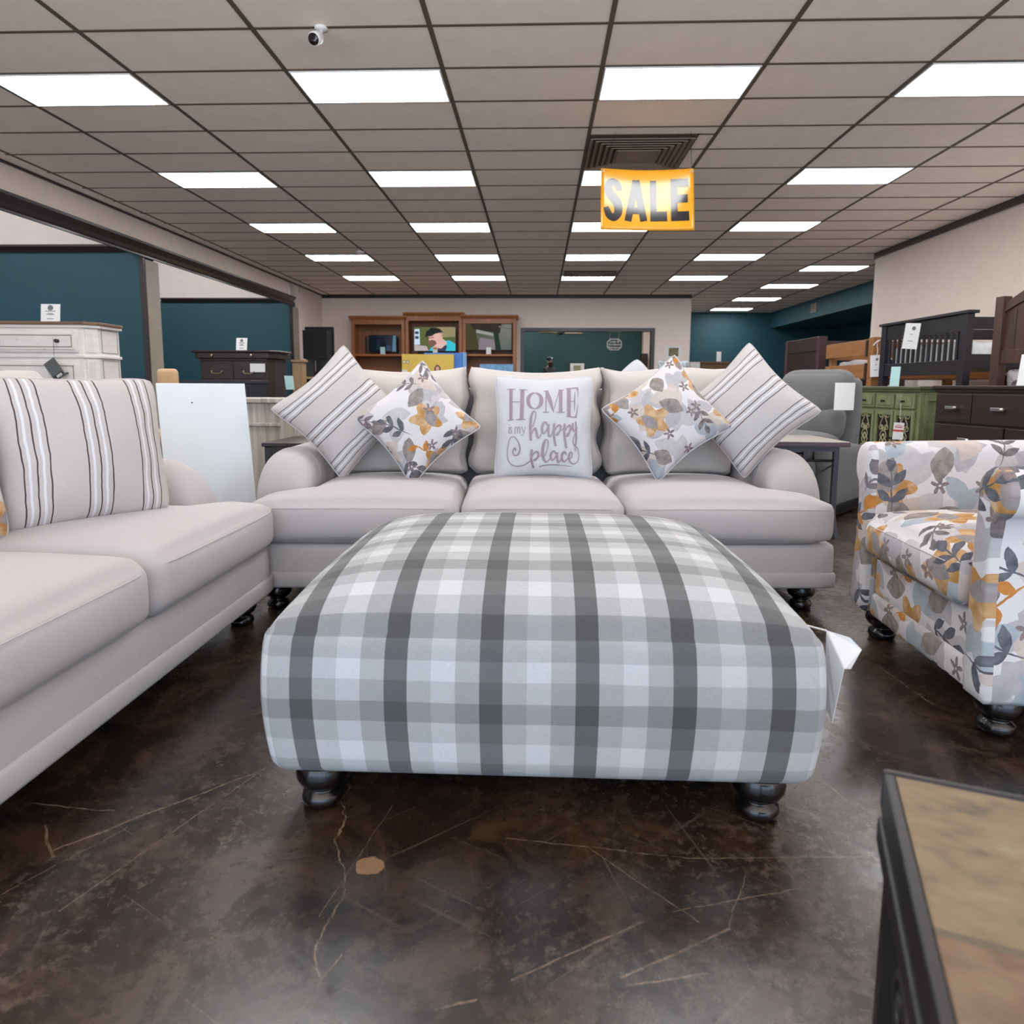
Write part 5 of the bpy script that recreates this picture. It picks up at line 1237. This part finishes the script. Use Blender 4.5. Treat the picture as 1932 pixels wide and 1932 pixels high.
# television cartons in front of the middle unit
BY = 17.3
def carton(label, px0, px1, py0, Y, mats, art, depth=.2):
    x0, z1 = pz(px0, py0, Y); x1, _ = pz(px1, py0, Y)
    t = thing('television_carton', label, 'box', (x0, Y, 0), 0, 'television cartons'); W = x1-x0
    bxp('carton', (0, W, 0, depth, 0, z1), mats, t, .004)
    if art: art(t, W, z1)
    return t
my = plain('carton_yellow', lin(226, 190, 84), .4, var=.04); mb_ = plain('carton_blue', lin(78, 140, 226), .4, var=.2, scale=2); ml = plain('carton_light_blue', lin(150, 192, 236), .4, var=.15, scale=3)
def art(t, W, H):
    m2 = [plain('art_hair', lin(96, 56, 48), .5), plain('art_face', lin(220, 170, 150), .5), plain('art_aqua', lin(176, 222, 226), .5), plain('art_white', lin(232, 232, 226), .5), plain('art_dark', lin(70, 70, 50), .5)]
    mb = MB(); cx, cz = W*.69, H-.36
    flat(mb, [(cx-.08, cz-.25), (cx+.08, cz-.25), (cx+.08, cz+.02), (cx+.03, cz+.09), (cx-.03, cz+.09), (cx-.08, cz+.02)], -.001, 0)
    flat(mb, [(cx+.045*cos(a), cz-.01+.065*sin(a)) for a in np.linspace(0, 2*pi, 14, endpoint=False)], -.0015, 1)
    flat(mb, [(cx-.14, cz-.6), (cx+.16, cz-.6), (cx+.12, cz-.14), (cx+.04, cz-.09), (cx-.04, cz-.09), (cx-.11, cz-.14)], -.002, 2)
    flat(mb, [(.0, cz-.3), (.16, cz-.3), (.14, cz-.05), (.0, cz-.02)], -.001, 3)
    for k in range(2): flat(mb, [(.06+.09*k+.035*cos(a), cz+.16+.05*sin(a)) for a in np.linspace(0, 2*pi, 12, endpoint=False)], -.001, 4); flat(mb, [(.06+.09*k+.022*cos(a), cz+.16+.034*sin(a)) for a in np.linspace(0, 2*pi, 12, endpoint=False)], -.0015, 3)
    mb.build('printed_picture', m2, t, recalc=False)
carton('yellow printed television carton in front of the oak units', 758, 855.5, 668, BY, my, art)
carton('blue television carton behind the yellow one', 800, 872, 665.5, BY+.22, mb_, None, .1)
carton('pale blue narrow television carton at the right of the stack', 868, 880, 665, BY+.35, ml, None, .1)
carton('blue picture carton lying below the large television', 905, 968, 687, BY+.1, plain('carton_sea', lin(112, 158, 196), .4, var=.3, scale=8), None, .12)

# black television on a pale console by the end of the left wall
CY = 15.0
x0, z1 = pz(566, 617, CY); x1, _ = pz(614, 617, CY)
t = thing('display_board', 'tall dark green-grey display board behind the black television', 'board', (x0, CY+.32, 0)); 
MB().box(0, x1-x0+.08, 0, .05, 0, z1+.02).build('board', plain('board_grey', lin(62, 68, 64), .5), t, bevel=.004)
MB().box(x1-x0+.03, x1-x0+.09, -.02, .0, 0, z1+.03).box(0, x1-x0+.03, -.02, 0, z1-.03, z1+.03).build('frame', M['black'], t)
zc = pz(590, 711, CY)[1]
t = thing('pale_console', 'pale wood media console beside the end of the left wall', 'cabinet', (x0+.0, CY-.15, 0))
bxp('top', (.0, .75, 0, .42, zc-.05, zc), M['pale_wood'], t); bxp('shelf', (.03, .72, .02, .40, zc-.35, zc-.31), M['pale_wood'], t)
for x in (.0, .71): bxp('side_panel', (x, x+.04, .0, .42, 0, zc-.05), M['pale_wood'], t)
bxp('back_panel', (.04, .71, .39, .41, 0, zc-.05), M['espresso'], t); bxp('base', (.04, .71, .02, .39, 0, .1), M['pale_wood'], t)
zp = pz(575, 680, CY)[1]
bxp('pier', (-.06, .17, -.24, -.01, 0, zp-.05), M['pale_wood'], t); bxp('pier_top', (-.08, .21, -.27, -.005, zp-.05, zp), M['pale_wood'], t); bxp('pier_panel', (-.03, .11, -.25, -.24, .2, zp-.16), M['pale_wood'], t, .006)
t = thing('black_television', 'black television on the pale media console', 'television', (x0+.02, CY+.08, zc))
bxp('housing', (0, .56, 0, .05, .40, z1-zc-.06), M['black'], t, .008); bxp('stand_column', (.24, .36, .0, .05, .012, .40), M['black'], t); bxp('stand_foot', (.10, .50, -.10, .15, 0, .012), M['black'], t)
MB().box(.27, .285, -.004, 0, .12, .36).build('chrome_strip', M['nickel'], t)

# things on the back wall and in the office
x, z = pz(1270, 665, YB)
t = thing('wall_poster', 'small white poster with a picture on the back wall', 'poster', (x, YB-.012, z))
bxp('sheet', (-.22, .22, 0, .01, -.17, .17), M['paper'], t, 0); flat(MB(), [(-.12, -.1), (.14, -.1), (.14, .12), (-.12, .12)], -.001).build('picture', plain('poster_art', lin(120, 112, 86), .6, var=.6, scale=14), t, recalc=False)
OY = 22.28
x, z = pz(1089, 690, OY)
t = thing('picture_frame', 'black framed picture on the green office wall', 'picture frame', (x, OY, z-.08)); a, b = .27, .2
MB().box(-a, a, -.02, 0, -b, -b+.04).box(-a, a, -.02, 0, b-.04, b).box(-a, -a+.04, -.02, 0, -b+.04, b-.04).box(a-.04, a, -.02, 0, -b+.04, b-.04).build('frame', M['black'], t)
bxp('mat_board', (-a+.04, a-.04, -.01, 0, -b+.04, b-.04), M['paper'], t, 0); bxp('print', (-.12, .12, -.012, -.01, -.09, .09), plain('print_art', lin(150, 146, 110), .6, var=.3, scale=12), t, 0)
# hanging office sign
sx, sz = pz(1159, 650, 20.0)
t = thing('hanging_sign', 'oval office sign reading Loan & Furniture Payments', 'sign', (sx, 20.0, sz))
def rrect(w, h, c): return [(-w+c, -h), (w-c, -h), (w, -h+c), (w, h-c), (w-c, h), (-w+c, h), (-w, h-c), (-w, -h+c)]
MB().prism(rrect(.215, .165, .09), -.008, .008, 'y').build('plate', M['white'], t); MB().prism(rrect(.19, .14, .075), -.011, -.008, 'y').build('face', M['green_wall'], t)
for k, s in enumerate(('Loan &', 'Furniture', 'Payments')):
    cu = bpy.data.curves.new('sign_text', 'FONT'); cu.body = s; cu.size = .095; cu.align_x = 'CENTER'; cu.extrude = .002; cu.offset = .0022
    o = bpy.data.objects.new('sign_text', cu); COL.objects.link(o)
    dg = bpy.context.evaluated_depsgraph_get(); me = bpy.data.meshes.new_from_object(o.evaluated_get(dg)); bpy.data.objects.remove(o)
    me.materials.clear(); me.materials.append(M['white']); w_ = max(v.co.x for v in me.vertices)-min(v.co.x for v in me.vertices); kx = min(1, .34/w_)
    for v in me.vertices: v.co = Vector((v.co.x*kx, -.013-v.co.z, v.co.y+.055-.085*k))
    o = bpy.data.objects.new('text_line', me); COL.objects.link(o); o.parent = t
for s in (-.13, .13): MB().tube([(s, 0, .16), (s, 0, CE-sz-.002)], .004, 5).build('string', M['tan_trim'], t)
# ceiling fan in the office
fx, fz = pz(1058, 628, 21.0)
t = thing('ceiling_fan', 'ceiling fan with pale blades in the back office', 'fan', (fx, 21.0, 0))
MB().tube([(0, 0, fz), (0, 0, CE-.002)], .015, 8).build('downrod', M['espresso'], t); MB().lathe([(0, -.06), (.07, -.05), (.11, .0), (.07, .06), (0, .07)], (0, 0, fz), 18).build('motor', M['espresso'], t, smooth=True)
for k in range(4):
    R = Matrix.Translation((0, 0, fz)) @ Matrix.Rotation(RAD(8+90*k), 4, 'Z') @ Matrix.Rotation(RAD(10), 4, 'X')
    MB().box(.14, .66, -.06, .06, -.004, .004, M=R).box(.09, .16, -.02, .02, -.003, .003, M=R).build('blade', M['grey_wood_top'] if k % 2 else M['pale_wood'], t)
# dark cabinet edge and small frame stand by the office side wall
x, z = pz(1217, 668, 21.6); tag(MB().box(-.10, .10, 0, .3, 0, z+.02).build('file_cabinet', M['espresso'], loc=(x, 21.65, 0), bevel=.005), 'dark tall cabinet inside the office at the right', 'cabinet')
x, z = pz(1227, 685, 21.3)
t = thing('easel_frame', 'thin black empty frame stand near the office side', 'frame', (x, 21.3, 0))
MB().tube([(-.1, 0, 0), (-.1, 0, z+.08), (.1, 0, z+.08), (.1, 0, 0)], .012, 6).build('frame', M['black'], t)

# person standing in the office doorway: dark shirt, cap, beard
PX = .312; PYY = 20.6
def person():
    t = thing('person', 'bearded person in black cap and dark shirt standing in the office', 'person', (PX, PYY, 0), RAD(38))
    J = {'pel': (0, 0, .93, .15), 'sp': (0, .01, 1.12, .145), 'ch': (0, .0, 1.32, .16), 'nk': (0, .0, 1.47, .058), 'hb': (0, -.012, 1.55, .062), 'ht': (0, -.01, 1.635, .088),
         'hp1': (.09, 0, .90, .10), 'kn1': (.10, -.01, .50, .062), 'an1': (.10, .02, .09, .045), 'to1': (.11, -.14, .04, .035), 'hp2': (-.09, 0, .90, .10), 'kn2': (-.10, -.01, .50, .062), 'an2': (-.10, .02, .09, .045), 'to2': (-.11, -.14, .04, .035),
         's1': (.19, 0, 1.40, .06), 'e1': (.25, .03, 1.13, .043), 'w1': (.24, -.08, .90, .03), 's2': (-.19, 0, 1.40, .06), 'e2': (-.25, .03, 1.13, .043), 'w2': (-.24, -.08, .90, .03), 'p1': (.235, -.10, .85, .03), 'p2': (-.235, -.10, .85, .03)}
    E_ = [('pel', 'sp'), ('sp', 'ch'), ('ch', 'nk'), ('nk', 'hb'), ('hb', 'ht'), ('pel', 'hp1'), ('hp1', 'kn1'), ('kn1', 'an1'), ('an1', 'to1'), ('pel', 'hp2'), ('hp2', 'kn2'), ('kn2', 'an2'), ('an2', 'to2'), ('ch', 's1'), ('s1', 'e1'), ('e1', 'w1'), ('ch', 's2'), ('s2', 'e2'), ('e2', 'w2'), ('w1', 'p1'), ('w2', 'p2')]
    for s, w_ in ((1, 'p1'), (-1, 'p2')):
        for k, (dx, dy, L) in enumerate(((-.02, -.02, .075), (-.007, -.02, .085), (.007, -.018, .08), (.02, -.014, .065))):
            J['f%s%d' % (w_, k)] = (J[w_][0]+s*dx, J[w_][1]-.01+dy, J[w_][2]-.035, .009); J['g%s%d' % (w_, k)] = (J[w_][0]+s*dx*1.1, J[w_][1]+.005+dy, J[w_][2]-.035-L, .008)
            E_ += [(w_, 'f%s%d' % (w_, k)), ('f%s%d' % (w_, k), 'g%s%d' % (w_, k))]
        J['t'+w_] = (J[w_][0]-s*.02, J[w_][1]-.05, J[w_][2]-.03, .009); E_.append((w_, 't'+w_))
    names = list(J); me = bpy.data.meshes.new('body'); me.from_pydata([J[n][:3] for n in names], [(names.index(a), names.index(b)) for a, b in E_], [])
    o = bpy.data.objects.new('body', me); COL.objects.link(o)
    sk = o.modifiers.new('skin', 'SKIN'); me.skin_vertices if False else None
    if not me.skin_vertices: me.attributes.new('skin', 'FLOAT', 'POINT') if False else None
    for i, n in enumerate(names): me.skin_vertices[0].data[i].radius = (J[n][3], J[n][3])
    me.skin_vertices[0].data[0].use_root = True
    o.modifiers.new('sub', 'SUBSURF').render_levels = 2; o.modifiers['sub'].levels = 2
    dg = bpy.context.evaluated_depsgraph_get(); m2 = bpy.data.meshes.new_from_object(o.evaluated_get(dg)); bpy.data.objects.remove(o)
    m2.name = 'body'; m2.materials.clear()
    for m in (M['skin'], M['ink_dark'], M['navy_wood'], M['black']): m2.materials.append(m)
    for p in m2.polygons:
        z = sum(m2.vertices[i].co.z for i in p.vertices)/len(p.vertices); x = abs(sum(m2.vertices[i].co.x for i in p.vertices)/len(p.vertices))
        p.material_index = 3 if z < .08 else 2 if (z < .93 and x < .21) else 1 if (z < 1.47 and not (x > .2 and z < 1.12)) else 0; p.use_smooth = True
    b = bpy.data.objects.new('body', m2); COL.objects.link(b); b.parent = t
    # face details on the head
    hc = Vector((0, -.01, 1.63))
    MB().lathe([(.0, -.025), (.01, -.02), (.017, -.005), (.013, .03), (0, .045)], (hc.x, hc.y-.088, hc.z-.005), 10).build('nose', M['skin'], t, smooth=True)
    for s in (-1, 1):
        MB().lathe([(0, -.011), (.009, -.007), (.012, 0), (.009, .007), (0, .011)], (s*.032, hc.y-.078, hc.z+.028), 10).build('eye', M['white'], t, smooth=True)
        MB().lathe([(0, -.03), (.012, -.02), (.016, 0), (.013, .02), (0, .032)], (s*.088, hc.y+.01, hc.z), 10).build('ear', M['skin'], t, smooth=True)
    mb = MB(); soft_box(mb, (.155, .12, .15), .05, (8, 8, 8), lambda u, p: (p[0]*(1-.25*(u[2] < 0)*-u[2]), p[1], p[2]), (0, hc.y-.035, hc.z-.10)); mb.build('beard', M['beard'], t, smooth=True)
    cap = MB().lathe([(.099, 0), (.101, .03), (.095, .06), (.07, .09), (.03, .105), (0, .107)], (hc.x, hc.y, hc.z+.035), 24); cap.build('cap', M['black'], t, smooth=True)
    mb = MB(); soft_box(mb, (.15, .08, .014), .006, (10, 8, 3), lambda u, p: (p[0], p[1], p[2]-.014*u[0]**2), (0, hc.y-.115, hc.z+.05)); mb.build('cap_brim', M['black'], t, smooth=True)
    MB().lathe([(0, 0), (.02, 0), (.02, .003), (0, .003)], (0, 0, 0), 12).build('cap_badge', M['white'], t).matrix_local = Matrix.Translation((0, hc.y-.098, hc.z+.095)) @ Matrix.Rotation(RAD(75), 4, 'X')
person()
# items beyond the right end of the back wall
a, b = at(1322, 682, Y=21.5), at(1374, 680, Y=21.5)
t = thing('tall_chest', 'brown tall chest by the teal back wall', 'chest of drawers', ((a.x+b.x)/2, 21.5, 0)); hw = (b.x-a.x)/2
bxp('top', (-hw-.04, hw+.04, -.04, .5, a.z-.06, a.z), M['brown_top'], t); bxp('carcass', (-hw, hw, 0, .48, .05, a.z-.06), M['brown_top'], t); bxp('plinth', (-hw, hw, .02, .46, 0, .05), M['espresso'], t)
for k in range(5):
    d = bxp('drawer', (-hw+.04, hw-.04, -.015, 0, .12+k*.30, .39+k*.30), M['brown_top'], t)
    for s in (-1, 1): knob(d, (s*.25, -.015, .255+k*.30), .02)
p = at(1357, 676, Y=21.6); card('white price card standing on the brown tall chest by the teal wall', (p.x, 21.65, a.z), .14, .32, RAD(-10), 10, marks=False)
x, z = pz(1312, 683, 19.0)
tag(MB().box(-.13, .13, 0, .2, 0, z).build('white_crate', M['paper'], loc=(x, 19.0, 0), bevel=.004), 'tall white box standing past the back wall corner', 'box')
# small patterned cushion tip behind the right floral pillow
x, z = pz(1296, 688, 8.0)
t = thing('accent_chair', 'patterned grey and white chair back showing behind the right floral pillow', 'chair', (x, 8.0, 0))
ms = plain('pattern_grey', lin(170, 178, 182), .9, var=.45, scale=38)
mb = MB(); soft_box(mb, (.36, .09, .50), .035, (10, 6, 12), lambda u, p: (p[0], p[1]+.08*p[2], p[2]+.02*abs(u[0]*u[2])**4*u[2]), (-.13, .12, z-.21)); mb.build('backrest', ms, t, smooth=True)
mb = MB(); soft_box(mb, (.44, .46, .14), .04, (8, 8, 5), None, (-.13, -.16, .44)); mb.build('seat', ms, t, smooth=True)
bxp('back_post', (-.16, -.10, .06, .10, .35, z-.3), M['espresso'], t)
for sx_ in (-.31, .05):
    for sy_ in (-.34, .02): MB().lathe([(0, 0), (.018, 0), (.025, .37), (0, .37)], (sx_, sy_, 0), 10).build('leg', M['espresso'], t)

# white bracket shelf on the side of the partition
x, z = pz(300, 600, 12.0)
bk_ = at(298, 585, Y=13.2)
# ------------------------------------------------------------------ slate topped iron table in the near right corner
TZ = .45; c0 = at(1665, 1450, z=TZ); th = RAD(-20.6)
t = thing('slate_table', 'slate tile topped iron coffee table at the lower right corner', 'table', (c0.x, c0.y, 0), th)
# local x to the right along the far edge, local -y towards the camera
Wt, Dt = .62, .62
MB().box(.012, Wt-.012, -Dt+.012, -.012, TZ-.02, TZ).build('tile_top', M['slate'], t)
me = bpy.data.objects[kids(t)[0].name].data
for l in me.uv_layers[0].data: pass
for p in me.polygons:
    for li in p.loop_indices:
        v = me.vertices[me.loops[li].vertex_index].co; me.uv_layers[0].data[li].uv = (v.x, -v.y)
MB().box(0, Wt, -.012, 0, TZ-.045, TZ+.002).box(0, Wt, -Dt, -Dt+.012, TZ-.045, TZ+.002).box(0, .012, -Dt+.012, -.012, TZ-.045, TZ+.002).box(Wt-.012, Wt, -Dt+.012, -.012, TZ-.045, TZ+.002).build('iron_edge', M['iron'], t, bevel=.003)
MB().box(-.004, .03, -Dt+.02, -.02, TZ-.075, TZ-.045).box(.03, Wt-.03, -.05, -.02, TZ-.075, TZ-.045).box(Wt-.03, Wt+.004, -Dt+.02, -.02, TZ-.075, TZ-.045).build('apron', M['iron'], t, bevel=.003)
for x in (.006, Wt-.036):
    for y in (-.05, -Dt+.02): bxp('leg', (x, x+.03, y, y+.03, 0, TZ-.075), M['iron'], t)
sw = MB()
for yc in (-.20, -.42):
    for m_ in (-1, 1):
        P = [(.012, yc+m_*(.05-.035*(1-a/(3.4*pi))*cos(a)), TZ-.16+.035*(1-a/(3.4*pi))*sin(a)) for a in np.linspace(0, 2.4*pi, 20)][::-1]
        sw.tube(catmull(P+[(.012, yc+m_*.03, TZ-.25), (.012, yc+m_*.06, TZ-.33), (.012, yc, TZ-.40)], 2), .006, 6)
sw.tube([(.012, -.03, TZ-.09), (.012, -Dt+.03, TZ-.09)], .006, 6).tube([(.012, -.03, .05), (.012, -Dt+.03, .05)], .006, 6)
sw.build('scrollwork', M['iron'], t, smooth=True)
